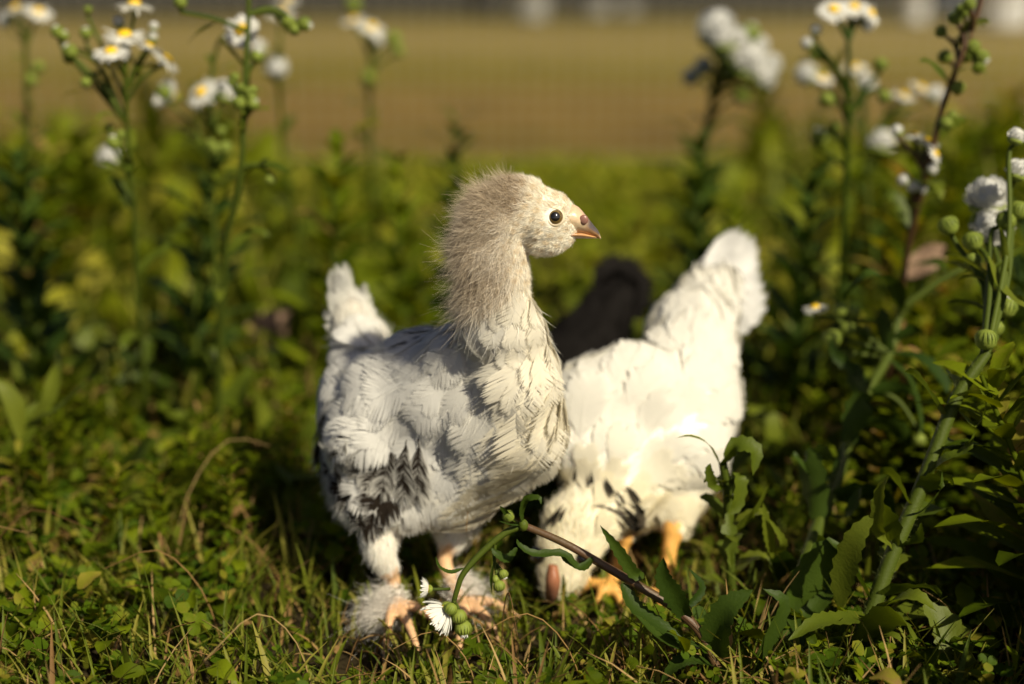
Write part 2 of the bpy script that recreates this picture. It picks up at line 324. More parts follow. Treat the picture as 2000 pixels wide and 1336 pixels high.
def hair(mb, P, N, D, L, wd, stand, C, rng, K=3, curl=.35, tipc=None, jit=.35):
    n = len(P); dir0 = nrm(D * np.cos(stand)[:, None] + N * np.sin(stand)[:, None] + rng.normal(size=(n, 3)) * jit); bend = rng.normal(size=(n, 3)) * curl + D * curl * .6
    side = nrm(np.cross(dir0, nrm(rng.normal(size=(n, 3))))); V = np.zeros((n, (K + 1) * 2, 3)); CC = np.zeros_like(V)
    tipc = C if tipc is None else tipc
    for k in range(K + 1):
        s = k / K; p = P + dir0 * (L * s)[:, None] + bend * (L * s * s)[:, None]; w_ = (wd * (1 - .85 * s))[:, None]
        V[:, 2 * k] = p + side * w_; V[:, 2 * k + 1] = p - side * w_; CC[:, 2 * k] = CC[:, 2 * k + 1] = C * (1 - s) + tipc * s
    F = np.array([(2 * k, 2 * k + 1, 2 * k + 3, 2 * k + 2) for k in range(K)])
    mb.add(V.reshape(-1, 3), (F[None] + (np.arange(n) * (K + 1) * 2)[:, None, None]).reshape(-1, 4), CC.reshape(-1, 3))
def near(V, cc, f=1.5):
    out = np.zeros(len(V), bool)
    for c, r in cc:
        d = np.full(len(V), 9.)
        for q, e in zip(c[::2], r[::2]): d = np.minimum(d, np.linalg.norm(V - q, axis=1) / e)
        out |= d < f
    return out
def sstep(x, a, b): t = np.clip((x - a) / (b - a), 0, 1); return t * t * (3 - 2 * t)
def toe(a, b, r0, r1, arch=.004):
    a, b = np.asarray(a), np.asarray(b); md = (a + b) / 2 + [0, 0, arch]; return ([a, md, b], [r0, (r0 + r1) / 2 * 1.05, r1])

# ---------- the pale chick in the middle
def main_chick():
    rng = np.random.default_rng(11)
    root = thing('chick', 'pale grey and white half-feathered chick standing with head up, in the middle', 'chick', G(790, 1250))
    HY = .575
    blobs = [  # px, py, Y, rx, ry, rdepth, rotation: head
        (1062, 426, HY, 64, 58, 50), (1013, 406, HY, 70, 62, 54, 10), (970, 430, HY, 74, 68, 58, 20), (1090, 432, HY, 44, 42, 34, -20), (1060, 462, HY, 50, 38, 40, -15), (1094, 458, HY, 30, 30, 32, -20),
        (960, 485, HY, 77, 68, 58), (969, 535, HY + .001, 69, 64, 56), (968, 590, HY + .004, 72, 62, 60), (980, 645, HY + .008, 88, 64, 70),
        # breast, shoulder, trunk
        (1010, 740, .588, 84, 110, 84), (1020, 835, .592, 82, 92, 84), (905, 700, .602, 92, 72, 80, 12), (825, 712, .620, 100, 72, 80, 10), (960, 800, .598, 112, 130, 96), (960, 880, .60, 98, 88, 84), (880, 770, .608, 118, 118, 96),
        (800, 790, .622, 132, 120, 98, 15), (720, 800, .640, 92, 118, 84), (860, 890, .610, 112, 92, 84), (770, 900, .622, 112, 98, 84), (705, 910, .636, 70, 100, 70),
        (820, 945, .614, 135, 80, 80), (905, 925, .604, 95, 78, 72), (735, 955, .626, 96, 84, 70), (775, 985, .612, 118, 58, 74), (865, 975, .606, 80, 52, 66), (735, 850, .618, 95, 75, 82, 20),
        (700, 690, .662, 52, 62, 44, 10), (712, 662, .667, 52, 42, 36), (688, 620, .676, 38, 46, 26)]
    g0 = G(772, 1245, .008)
    hip = Q(752, 1000, .615); kn = Q(742, 1075, .602); hk = Q(768, 1135, .605); an = Q(770, 1200, .594); an[2] = max(an[2], .016)
    ch = [([hip, Q(745, 1030, .608), kn, Q(757, 1110, .603)], [.0125, .0105, .0072, .0055])]
    legs = [([Q(757, 1110, .603), hk, Q(768, 1165, .600), an], [.0040, .0036, .0034, .0038]),
            toe(an, G(878, 1238, .004), .0030, .0015), toe(an, G(822, 1286, .004), .0030, .0015), toe(an, G(752, 1282, .004), .0028, .0014), toe(an, G(728, 1215, .005), .0026, .0014)]
    hip2 = Q(872, 970, .635); an2 = Q(905, 1190, .600); an2[2] = max(an2[2], .014)
    ch += [([hip2, Q(885, 1020, .622), Q(880, 1060, .614)], [.0115, .0105, .0055])]
    legs += [([Q(880, 1060, .614), Q(868, 1095, .612), Q(885, 1140, .606), an2], [.0038, .0036, .0034, .0036]),
             toe(an2, G(985, 1262, .004), .0032, .0017), toe(an2, G(895, 1286, .004), .0032, .0017), toe(an2, G(1018, 1212, .004), .0030, .0016), toe(an2, G(862, 1190, .005), .0026, .0014)]
    V, N, F, cc = blob_mesh(blobs, ch + legs, .0011, 7, 6); lc = cc[len(ch):]
    isleg = near(V, lc, 1.35); bvh = body_bvh(V, F)
    uv = pix(V)
    C = np.tile(np.array([.80, .77, .68]), (len(V), 1)); C[isleg] = [.66, .42, .23]
    C *= (.92 + .16 * rng.random((len(V), 1)))
    br = brown_mask(uv); C = np.where(isleg[:, None], C, C * (1 - br[:, None]) + np.array([.50, .41, .30]) * br[:, None])
    red = isleg & (uv[:, 1] > 1150); C[red] = C[red] * .8 + np.array([.60, .30, .16]) * .2
    mk('body', V, F, M_skin, root, True, C)
    for t_ in (legs[1:5] + legs[6:10]):
        P_ = np.asarray(t_[0]); d_ = nrm(P_[2] - P_[1]); e_ = P_[2] - d_ * .0004; rr_ = t_[1][2]
        cw_ = MB(); cw_.add(*tube([e_, e_ + d_ * .003 + [0, 0, .0006], e_ + d_ * .0062 + [0, 0, -.0016]], [rr_ * .85, rr_ * .6, .0002], 8, 8), [.42, .30, .20]); cw_.build('claw', M_beak, root, True, True)
    # --- body feathers
    anc = [(1040, 640, .15, 1), (1090, 700, .2, 1), (1095, 820, 0, 1), (1060, 920, -.35, 1), (1000, 980, -.5, .9), (1000, 760, -.1, 1), (900, 690, -.75, .7, ), (940, 850, -.35, 1), (820, 680, -1, .35), (760, 760, -1, .55),
           (700, 700, -1, .1), (660, 780, -.8, .7), (760, 860, -.8, .7), (860, 920, -.55, .8), (760, 960, -.4, .9), (660, 950, -.2, 1), (700, 1020, 0, 1), (680, 640, -.15, -1), (690, 600, -.1, -1), (760, 650, -1, -.1), (980, 600, -.1, 1)]
    anc = [(*a[:4], .35 if a[0] < 900 else .0) for a in anc]
    P, NN = sample(V, N, F, 16000, rng); uv = pix(P); leg = near(P, lc, 1.5)
    ok = (uv[:, 1] > np.interp(uv[:, 0], [870, 930, 985, 1045], [590, 602, 566, 545])) & ~leg & (uv[:, 1] < 1000) & (uv[:, 1] < np.interp(uv[:, 0], [600, 640, 805, 960, 1100], [815, 830, 925, 965, 970])) & ~((uv[:, 0] < 770) & (uv[:, 1] < 672)) & (np.linalg.norm(P - g0, axis=1) > .045)
    P, NN = P[ok], NN[ok]; k = poisson(P, .0050); P, NN = P[k], NN[k]; uv = pix(P)
    D = flow(P, NN, anc); n = len(P); D = nrm(D + rng.normal(size=(n, 3)) * (.11 - .06 * sstep(uv[:, 0], 900, 1000))[:, None])
    # lay them roof-like: root first, from the rear and below up to the neck
    up = sstep(uv[:, 1], 640, 720)
    L = (.015 + .009 * up) * (1 + .18 * rng.normal(size=n)); W = L * (.31 + .08 * rng.random(n)) * (1 + .30 * sstep(uv[:, 0], 900, 1000))
    lift = .052 + .010 * rng.random(n); curl = .10 + .22 * rng.random(n); T = [feather_template(rng, 44, .12 + .4 * rng.random()) for _ in range(10)]
    white = np.array([.86, .85, .82]); cream = np.array([.88, .82, .66]); dark = np.array([.030, .022, .016])
    dk = dark_mask(uv, rng, n); streak = ((uv[:, 1] < 690) & (uv[:, 0] < 925) & (uv[:, 0] > 800) & (rng.random(n) < .35)) | ((uv[:, 0] < 700) & (uv[:, 1] < 730) & (rng.random(n) < .15))
    cr = sstep(uv[:, 0], 880, 1080) * .75 + .25 * sstep(uv[:, 1], 820, 1000)
    tone = .93 + .10 * rng.random(n)
    def colfn(idx, s, u, R):
        c = (white * (1 - cr[idx, None]) + cream * cr[idx, None]) * tone[idx, None]; c = np.repeat(c[:, None], len(s), 1)
        base = sstep(s, .45, .0)[None, :, None] * .08; c = c * (1 - base) + np.array([.46, .40, .33]) * base
        uu, ss = u[None], s[None]
        mott = np.sin(R[..., 0] * 2100 + idx[:, None] + 2 * np.sin(R[..., 2] * 1500)) * np.sin(R[..., 2] * 1900 + idx[:, None] * 2.1)
        mk1 = dk[idx][:, None] * sstep((ss > .12) * (1 - sstep(uu, .72, 1.0)) * (1 - sstep(ss, .86, 1.0)) + .55 * mott, .12, .5)
        mk2 = streak[idx][:, None] * (1 - sstep(uu, .18, .5)) * sstep(ss, .3, .5) * (1 - sstep(ss, .85, .98)) * .9
        k = np.clip(np.maximum(mk1, mk2), 0, 1)[..., None]; return c * (1 - k) + dark * k
    body = MB(); wing = MB(); inw = (uv[:, 0] < 845) & (uv[:, 1] > 690) & (uv[:, 1] < 975) & (NN @ FW < .25)
    order = np.arange(n)
    def put(mbx, msk, lf=0.0, ln=1.0):
        j = order[msk]
        feathers(mbx, T, P[j] + NN[j] * .0004, NN[j], D[j], L[j] * ln, W[j] * ln, lift[j] + lf, curl[j], lambda idx, s, u, R: colfn(j[idx], s, u, R), rng, bvh)
    put(body, ~inw); put(wing, inw, .04, 1.12)
    # secondaries: long mottled quills folded along the lower flank
    q0 = [(800 - i * 13, 795 + i * 7, 700 + 18 * i if False else 0) for i in range(9)]
    Pq = np.array([Q(822 - i * 19, 850 - i * 5, .592 + i * .0045) for i in range(10)]); tipq = np.array([Q(798 - i * 19, 965 - i * 7 - i * i * 1.0, .586 + i * .0062) for i in range(10)])
    Nq = nrm(np.tile(-FW + UP * .1 - RT * .15, (10, 1)) + rng.normal(size=(10, 3)) * .1); Dq = tipq - Pq; Lq = np.linalg.norm(Dq, axis=1); Dq = nrm(Dq + rng.normal(size=(10, 3)) * .002); Nq = nrm(Nq - (Nq * Dq).sum(1, keepdims=True) * Dq)
    def colq(idx, s, u, R):
        mott = np.sin(R[..., 0] * 2500 + 2 * np.sin(R[..., 2] * 1700)) * np.sin(R[..., 2] * 2300 + 2 * np.sin(R[..., 0] * 1500)) + .5 * np.sin(R[..., 0] * 5300 + R[..., 2] * 4100)
        k = sstep(.80 - .72 * np.maximum(u[None] * 1.0, s[None] ** 4) + .55 * mott, .12, .42)[..., None]
        return np.array([.76, .74, .68]) * (1 - k) + np.array([.030, .021, .015]) * k
    feathers(wing, T, Pq, Nq, Dq, Lq * 1.05, np.full(10, .0062), np.full(10, .05), np.full(10, .05), colq, rng, bvh, .0022)
    body.build('plumage', M_feather, root, True, True); wing.build('wing', M_feather, root, True, True)
    # --- tail fan
    tl = MB(); nT = 11; tb = [Q(672 + 5 * i, 648 + rng.normal() * 6, .676 + .002 * (i % 3)) for i in range(nT)]
    tips = [(653, 532, .70), (662, 545, .685), (655, 575, .675), (642, 605, .68), (664, 522, .708), (684, 590, .69), (700, 560, .70), (708, 572, .694), (716, 600, .69), (738, 628, .684), (645, 630, .672)]
    Pt = np.array(tb); Tt = np.array([Q(*t) for t in tips]); Dt = Tt - Pt; Lt = np.linalg.norm(Dt, axis=1); Dt = nrm(Dt); Nt = nrm(-FW + .3 * RT * rng.normal(size=(nT, 1))); Nt = nrm(Nt - (Nt * Dt).sum(1, keepdims=True) * Dt)
    feathers(tl, T, Pt, Nt, Dt, Lt * 1.0, np.full(nT, .0050), np.full(nT, .05), np.full(nT, .1), lambda idx, s, u, R: np.where((idx % 3 == 0)[:, None, None] & (s > .55)[None, :, None] & (u < .6)[None, :, None], np.array([.2, .19, .17]), np.array([.72, .71, .66])) * np.ones((len(idx), len(s), 1)), rng)
    tl.build('tail', M_feather, root, True, True)
    # --- fluff: belly, thighs, foot feathers
    fl = MB(); P, NN = sample(V, N, F, 60000, rng); uv = pix(P); leg = near(P, lc, 1.3)
    bel = (uv[:, 1] > np.interp(uv[:, 0], [600, 640, 805, 960, 1100], [825, 840, 925, 955, 955])) & ~leg | ((uv[:, 1] < 690) & (uv[:, 0] < 775)) | ((uv[:, 1] > 600) & (rng.random(len(uv)) < .07) & ~leg)
    P1, N1 = P[bel], NN[bel]; top = (pix(P1)[:, 1] < np.interp(pix(P1)[:, 0], [600, 640, 805, 960, 1100], [825, 840, 925, 955, 955])); P1 = P1 + N1 * (.0012 * top)[:, None]; D1 = flow(P1, N1, anc); L1 = (.0055 + .004 * rng.random(len(P1))) * np.where(pix(P1)[:, 1] > 1020, .5, 1)
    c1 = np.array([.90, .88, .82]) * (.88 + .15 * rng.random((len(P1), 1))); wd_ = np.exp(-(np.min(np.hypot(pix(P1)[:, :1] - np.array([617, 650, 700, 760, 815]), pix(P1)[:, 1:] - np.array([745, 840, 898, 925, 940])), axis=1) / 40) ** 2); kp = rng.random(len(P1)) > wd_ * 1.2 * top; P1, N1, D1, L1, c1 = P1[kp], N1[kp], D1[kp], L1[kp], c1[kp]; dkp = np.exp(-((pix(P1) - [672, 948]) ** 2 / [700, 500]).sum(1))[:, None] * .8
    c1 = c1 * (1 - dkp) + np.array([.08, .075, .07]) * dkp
    hair(fl, P1, N1, D1, L1, np.full(len(P1), .00012), np.full(len(P1), .12), c1, rng, 3, .12, None, .14)
    for (sx, sy, fz, nfl, sgn, ra) in ((766, 1168, .598, 9000, -1, (655, 1285)), (892, 1130, .608, 3500, 1, (985, 1195))):   # feathered feet
        t = rng.random(nfl); a = Q(sx, sy, fz); b = (an if sgn < 0 else an2) + [0, 0, -.004]; Pf = a * (1 - t[:, None]) + b * t[:, None] + rng.normal(size=(nfl, 3)) * [.003, .003, .003]
        tgt = G(*ra, .006) - Pf; tgt = nrm(tgt + rng.normal(size=(nfl, 3)) * .008 + [0, .002, 0]); gg = nrm(rng.normal(size=(nfl, 3)) + np.array([sgn * 1., .3, .2])); D2 = nrm(tgt + gg * .28)
        Lf = np.where(rng.random(nfl) < .85, .0085, .013) * (.5 + .6 * rng.random(nfl)) * (.5 + .7 * t); cf = np.array([.86, .82, .76]) * (.6 + .6 * rng.random((nfl, 1)))
        hair(fl, Pf, gg, D2, Lf, np.full(nfl, .00012), np.full(nfl, .1), cf, rng, 3, .45, None, .35)
    fl.build('fluff', M_down, root, True, True)
    # --- down of the head and neck
    dn = MB(); P, NN = sample(V, N, F, 800000, rng); uv = pix(P); ok = (uv[:, 1] < np.interp(uv[:, 0], [870, 930, 985, 1045], [606, 618, 585, 562]) + 10 * rng.normal(size=len(uv))) & (uv[:, 0] > 845) & ((uv[:, 1] < 600) | (uv[:, 0] > 872 + (uv[:, 1] - 600) * .3))
    eyeP = Q(1082, 425, HY - .0105); ok &= (np.hypot(uv[:, 0] - 1082, uv[:, 1] - 425) > 17 + 3 * rng.random(len(uv))) | (NN[:, 1] > 0); ok &= ~((uv[:, 0] > 1134 - .25 * np.maximum(uv[:, 1] - 440, 0)) & (uv[:, 1] > 398))
    P, NN, uv = P[ok], NN[ok], uv[ok]; lower = uv[:, 1] > 620; keep = ~lower | (rng.random(len(P)) < .6); P, NN, uv = P[keep], NN[keep], uv[keep]
    fA = [(1125, 400, -1, -.6), (1080, 375, -1, -.25), (1010, 345, -1, -.35), (930, 390, -1, .3), (880, 460, -.9, .7), (870, 540, -.7, 1), (890, 620, -.35, 1), (1000, 430, -1, .15), (960, 500, -.8, .8), (960, 590, -.25, 1), (1040, 480, -.8, .55), (1090, 480, -.9, .3), (1040, 560, .1, 1), (1050, 630, .3, 1), (1110, 450, -1, .1)]
    D = flow(P, NN, fA); br = brown_mask(uv + rng.normal(size=uv.shape) * 9); fr = sstep(uv[:, 0], 960, 1060); n = len(P)
    nape = (1 - sstep(uv[:, 0], 900, 990)) * sstep(uv[:, 1], 400, 520)
    L = .0018 + .0006 * (1 - fr) + .0006 * nape; L *= (.6 + .7 * rng.random(n)); L = np.where((rng.random(n) < .05 * nape), L * 1.4, L); L = np.where(uv[:, 0] > 1060, L * .62, L)
    stand = .35 + .22 * (1 - fr) + .05 * nape
    cell = np.floor(P / .0032).astype(int); hsh = (cell @ np.array([73, 179, 283])) % 997; tab = rng.normal(size=(997, 3)); D = nrm(D + tab[hsh] * (.14 + .26 * (1 - fr))[:, None])
    cb = np.array([.50, .38, .25]); cw = np.array([.94, .89, .77]); cw2 = np.array([.92, .87, .78]); cwv = cw * fr[:, None] + cw2 * (1 - fr[:, None])
    cl = cwv * (1 - br[:, None]) + cb * br[:, None]; cl *= .78 + .35 * rng.random((n, 1)); cl *= 1 - .16 * (np.sin(P[:, :1] * 900 + P[:, 2:] * 500) * np.sin(P[:, 2:] * 1100 - P[:, :1] * 300) > .25) * [[.6, 1, 1.6]]; tip = cl * (1 - .55 * br[:, None]) + np.array([.82, .74, .60]) * .55 * br[:, None]; cl = cl * (1 - .25 * br[:, None])
    fce = uv[:, 0] > 1000
    for q_, cu, ji in ((fce, .25, .20), (~fce, 1.2, .50)): hair(dn, P[q_], NN[q_], D[q_], L[q_], .00006 + .00003 * rng.random(q_.sum()), stand[q_], cl[q_], rng, 3, cu, tip[q_], ji)
    dn.build('down', M_down, root, True, True)
    # --- eye, ring of bare skin, nostril, beak
    ec = Q(1082, 425, HY - .0066); er = .0039; th = SPH[0]
    A = nrm(-FW + RT * .12 + UP * .03)
    def cap(mbx, a0, a1, rr, C=None, k=8, sc=1.0):
        pr = [(max(1e-5, math.sin(a) * rr), math.cos(a) * rr) for a in np.linspace(a0, a1, k)]; v, f = lathe(ec, A, pr, 28); mbx.add(v, f, C)
    e1 = MB(); cap(e1, 0, .55, er * 1.01); ip = e1.build('eye', M_eye, root)
    e2 = MB(); cap(e2, .50, 1.25, er * 1.013, k=8); e2.build('iris', M_iris, ip)
    e3 = MB(); v, f = [], None
    prr = [(er * .74, er * .66), (er * .80, er * .76), (er * .90, er * .74), (er * 1.02, er * .58), (er * 1.12, er * .35), (er * 1.2, er * .0)]
    v, f = lathe(ec, A, prr, 30); c = np.tile([.74, .64, .46], (len(v), 1)); c[:30] = [.06, .045, .03]; c[30:60] = [.34, .25, .15]; e3.add(v, f, c); e3.build('eyelid', M_beak, root, True, True)
    eo = MB(); oc = Q(1082, 425, HY + .0052); eo.add(oc + SPH[0] * er, SPH[1]); eo.build('eye', M_eye, root)      # the far eye
    bk = MB()
    def mandible(top, bot, hw, hue):
        n = 14; t = catmull(top, n); b = catmull(bot, n); wv = catmull(np.array(hw)[:, None] * np.ones((1, 3)), n)[:, 0]; V = []; C = []
        for i in range(n):
            cx = (t[i] + b[i]) / 2; hy = (t[i] - b[i]) / 2
            for a in np.linspace(0, 2 * np.pi, 16, endpoint=False):
                V.append(cx + hy * math.sin(a) + FW * math.cos(a) * wv[i] * (1 - .35 * max(0, math.sin(a)))); C.append(hue(i / (n - 1), math.sin(a)))
        bk.add(V, grid_faces(n, 16, True), np.array(C))
    q = lambda x, y: Q(x, y, HY)
    def hu(s, h):
        pink = np.array([.64, .44, .29]); cream_ = np.array([.62, .47, .30]); dk_ = np.array([.09, .075, .075]); horn = np.array([.62, .33, .13])
        base = pink * sstep(h, -.2, .6) + cream_ * (1 - sstep(h, -.2, .6)); k = sstep(s, .30, .55) * sstep(h + (1 - s) * .4, -.55, .25); c = base * (1 - sstep(s, .35, .6)) + horn * sstep(s, .35, .6); c = c * (1 - k) + dk_ * k
        e = sstep(s, .86, 1); return c * (1 - e) + np.array([.66, .48, .28]) * e
    mandible([q(1108, 398), q(1127, 402), q(1144, 420), q(1158, 438), q(1168, 450), q(1173.5, 463)], [q(1106, 456), q(1122, 456), q(1138, 457), q(1152, 460), q(1165, 463), q(1173, 468)], [.0068, .0062, .0045, .0032, .002, .0005], hu)
    mandible([q(1106, 452), q(1120, 453), q(1136, 454), q(1152, 458), q(1167, 462)], [q(1106, 470), q(1120, 467), q(1136, 466), q(1152, 466), q(1167, 465.5)], [.0058, .005, .0038, .0024, .0005], lambda s, h: np.array([.30, .14, .06]) * (1 - s) + np.array([.62, .34, .14]) * s)
    nc = Q(1140, 429, HY - .0046); bk.add(nc + SPH[0] * [.0019, .0010, .0020], SPH[1], [.26, .13, .10])
    bk.build('beak', M_beak, root, True, True)
    return V
def brown_mask(uv):
    x, y = uv[:, 0], uv[:, 1]; nz = .5 + .5 * np.sin(x * .071 + y * .043) * np.sin(y * .083 - x * .027)
    cap_ = (1 - sstep(x + (y - 350) * .25, 1005, 1045)) * (1 - sstep(y, 400, 440))              # brown cap on the crown
    side = (1 - sstep(x - (y - 430) * .10 + 26 * np.sin(y * .06) * np.sin(x * .05 + 1), 905, 1000)) * sstep(y, 385, 420) * (.55 + .40 * nz)    # nape
    low_ = (1 - sstep(x, 930, 1000)) * sstep(y, 500, 540) * (.12 + .36 * nz)
    return np.clip(np.maximum(np.maximum(cap_, side), low_) * (1 - .75 * sstep(y, 550, 625)), 0, 1)
def dark_mask(uv, rng, n):
    x, y = uv[:, 0], uv[:, 1]
    bx = np.array([617, 650, 700, 760, 815]); by = np.array([745, 840, 898, 925, 940]); d = np.min(np.hypot((x[:, None] - bx) / 1.0, (y[:, None] - by) / 1.0), axis=1)
    a = np.exp(-(d / 40) ** 2) * 1.5 + np.exp(-(((x - 745) / 25) ** 2 + ((y - 850) / 20) ** 2)) * .6
    return (rng.random(n) < a).astype(float)
main_chick()

def simple_bird(root, blobs, chains, legs, anc, colors, region, spacing, Lf, seed, fluffn, marks=None, legcol=(.75, .40, .10), lift=.03, legr=1.3, coarse=14, streaks=()):
    rng = np.random.default_rng(seed); V, N, F, cc = blob_mesh(blobs, chains + legs, .0016, 8, 0, .003, coarse); lc = cc[len(chains):]; isl = near(V, lc, legr) if legs else np.zeros(len(V), bool)
    base = colors(pix(V)); C = base * (.92 + .12 * rng.random((len(V), 1))); C[isl] = legcol
    mk('body', V, F, M_skin, root, True, C)
    P, NN = sample(V, N, F, 14000, rng); ok = region(pix(P)) & ~(near(P, lc, 1.6) if legs else np.zeros(len(P), bool)); P, NN = P[ok], NN[ok]; k = poisson(P, spacing); P, NN = P[k], NN[k]; n = len(P); D = nrm(flow(P, NN, anc) + rng.normal(size=(n, 3)) * .12); uv = pix(P)
    L = Lf(uv) * (1 + .15 * rng.normal(size=n)); T = [feather_template(rng, 16, .5) for _ in range(6)]; cb = colors(uv); mkk = marks(uv, rng) if marks else np.zeros(n)
    def colfn(idx, s, u, R):
        c = np.repeat(cb[idx][:, None], len(s), 1); k = (mkk[idx][:, None] * (1 - sstep(u[None], .40, .65)) * sstep(s[None], .30, .42) * .95)[..., None]; return c * (1 - k) + np.array([.03, .027, .022]) * k
    pb = MB(); feathers(pb, T, P, NN, D, L, L * .36, lift * 1.6 + .010 * rng.random(n), .1 + .2 * rng.random(n), colfn, rng, body_bvh(V, F)); po = pb.build('plumage', M_feather, root, True, True)
    if streaks:
        bv = body_bvh(V, F); A = np.array(streaks); Ps = np.array([Q(a[0], a[1], .60) for a in A])
        for q in range(len(Ps)):
            d0 = Ps[q] - CAM; h = bv.ray_cast(Vector(CAM), Vector(nrm(d0))); Ps[q] = np.array(h[0]) if h[0] is not None else Ps[q]
        Ds = nrm(A[:, 2:3] * RT - A[:, 3:4] * -UP * 1.0); Ls = A[:, 4] * dep(Ps) / FPX; ns_ = np.tile(-FW, (len(Ps), 1))
        feathers(pb, T, Ps, ns_, Ds, Ls, Ls * .13, np.full(len(Ps), .05), np.zeros(len(Ps)), lambda idx, s_, u, R: np.ones((len(idx), len(s_), 1)) * np.array([.03, .026, .02]), rng, bv, .0028)
        bpy.data.objects.remove(po); po = pb.build('plumage', M_feather, root, True, True)
    fb = MB(); P, NN = sample(V, N, F, fluffn, rng); ok = ~(near(P, lc, 1.35) if legs else np.zeros(len(P), bool)); P, NN = P[ok], NN[ok]; uv = pix(P); hd = colors(uv)
    hair(fb, P, NN, flow(P, NN, anc), np.full(len(P), .0042) * (.6 + .8 * rng.random(len(P))), np.full(len(P), .00012), np.full(len(P), .12), hd, rng, 2, .12, None, .15); fb.build('down', M_down, root, True, True)
    return T, rng

# ---------- the white chick pecking on the right
def white_chick():
    root = thing('chick', 'white chick pecking with its head down and tail raised, right of the standing one', 'chick', G(1290, 1150))
    blobs = [(1310, 790, 0.680, 138, 120, 90), (1300, 870, 0.667, 128, 105, 84), (1225, 770, 0.665, 112, 95, 66, 35), (1160, 800, 0.659, 92, 95, 60), (1345, 720, 0.700, 98, 110, 80), (1350, 660, 0.720, 90, 95, 70), (1372, 800, 0.695, 70, 90, 70), (1352, 890, 0.680, 72, 88, 70), (1330, 930, 0.675, 62, 62, 60),
             (1165, 880, 0.649, 98, 85, 60), (1225, 940, 0.654, 95, 85, 62), (1180, 985, 0.640, 88, 66, 56), (1250, 985, 0.657, 62, 56, 50), (1375, 600, 0.740, 66, 70, 48), (1400, 566, 0.752, 46, 54, 28), (1425, 600, 0.755, 34, 32, 20),
             (1135, 1020, 0.630, 82, 66, 52), (1112, 1070, 0.626, 68, 58, 48), (1098, 1115, 0.623, 52, 50, 42), (1090, 1150, 0.621, 38, 36, 34)]
    g = Q(1310, 1150, .672)
    an = G(1300, 1165, .012); an2 = G(1190, 1150, .012)
    legs = [([Q(1315, 1030, .645), Q(1308, 1070, .641), Q(1305, 1110, .638), an], [.0045, .0042, .004, .004]), toe(an, G(1350, 1200, .005), .0034, .002), toe(an, G(1285, 1215, .005), .0034, .002), toe(an, G(1240, 1180, .005), .0032, .002),
            ([Q(1215, 1040, .655), Q(1205, 1100, .650), an2], [.0045, .0042, .004]), toe(an2, G(1215, 1185, .006), .0036, .002), toe(an2, G(1165, 1185, .006), .0036, .002), toe(an2, G(1130, 1160, .006), .0034, .002)]
    ch = [([Q(1330, 950, .670), Q(1322, 995, .655), Q(1316, 1035, .645)], [.015, .010, .0065]), ([Q(1230, 980, .668), Q(1215, 1045, .656)], [.013, .0065])]
    anc = [(1440, 480, .3, -1, 0), (1380, 560, .3, -1, .4), (1430, 600, .8, -.8, .3), (1340, 650, .3, -1, .5), (1230, 700, .1, -.8, .5), (1300, 800, .3, -.6, .5), (1400, 800, .6, .1, .5), (1200, 850, .2, -.7, .3), (1380, 920, .5, .5, .3), (1150, 940, .15, -1, .2), (1220, 960, .8, -.5, .2), (1080, 930, -.4, -.9, .2), (1120, 1060, 0, -1, .1), (1100, 1140, 0, -1, 0), (1300, 1000, .5, .6, .2), (1190, 1050, .8, -.2, .1), (1240, 1040, .7, .3, 0)]
    def colors(uv):
        k = sstep(uv[:, 1], 880, 1020)[:, None]; return np.array([.86, .84, .78]) * (1 - k) + np.array([.80, .74, .56]) * k
    T, rng = simple_bird(root, blobs, ch, legs, anc, colors, lambda uv: (uv[:, 1] < 1075) & ~((uv[:, 1] > 985) & (uv[:, 0] < 1150)), .0075, lambda uv: np.where(uv[:, 1] > 880, .018, .023), 21, 45000, None, coarse=8, streaks=[(1180, 925, .22, -1, 44), (1212, 948, .7, -.8, 40), (1196, 958, .5, -.9, 30), (1200, 985, .85, -.55, 50), (1196, 1004, .95, -.4, 34), (1205, 1018, 1, -.25, 50), (1208, 1045, 1, -.05, 42), (1155, 912, .05, -1, 34), (1128, 905, -.1, -1, 30), (1095, 912, -.3, -1, 36), (1072, 925, -.5, -.9, 40), (1062, 948, -.7, -.7, 36), (1085, 935, -.4, -.9, 30), (1108, 925, -.2, -1, 26), (1222, 975, .8, -.6, 36)])
    T = [feather_template(rng, 22, .1) for _ in range(4)]
    tl = MB(); rim = [(1398, 508, .785), (1412, 488, .785), (1424, 470, .786), (1436, 460, .788), (1448, 459, .79), (1460, 465, .79), (1468, 482, .79), (1471, 505, .788), (1474, 528, .786), (1482, 548, .783), (1489, 568, .78), (1490, 590, .775), (1480, 610, .77), (1462, 628, .762), (1442, 640, .755)]
    fans = [(p, 1.0, 0) for p in rim] + [(p, .78, -.004) for p in rim[1::2]] + [(p, .62, -.008) for p in rim[::2]]; n = len(fans); Pt = []; tips = []
    for q, (p, sc, dy) in enumerate(fans):
        u = (q % 15) / 14 if q < 15 else rng.random(); rt = Q(1352 + 60 * u, 575 + 62 * u, .742 + dy); tp = Q(p[0], p[1], p[2] - .02 + dy); Pt.append(rt); tips.append(rt + (tp - rt) * sc)
    Pt = np.array(Pt); Dt = np.array(tips) - Pt; Lt = np.linalg.norm(Dt, axis=1); Dt = nrm(Dt); Nt = nrm(-FW + rng.normal(size=(n, 3)) * .05); Nt = nrm(Nt - (Nt * Dt).sum(1, keepdims=True) * Dt); sh = .80 + .14 * rng.random(n)
    feathers(tl, T, Pt, Nt, Dt, Lt * .96, np.full(n, .0068), np.full(n, .0), np.full(n, .02), lambda idx, s, u, R: np.ones((len(idx), len(s), 1)) * np.array([.93, .92, .90]) * sh[idx][:, None, None] * (1 - .25 * sstep(s, .5, 1))[None, :, None], rng); tl.build('tail', M_feather, root, True, True)
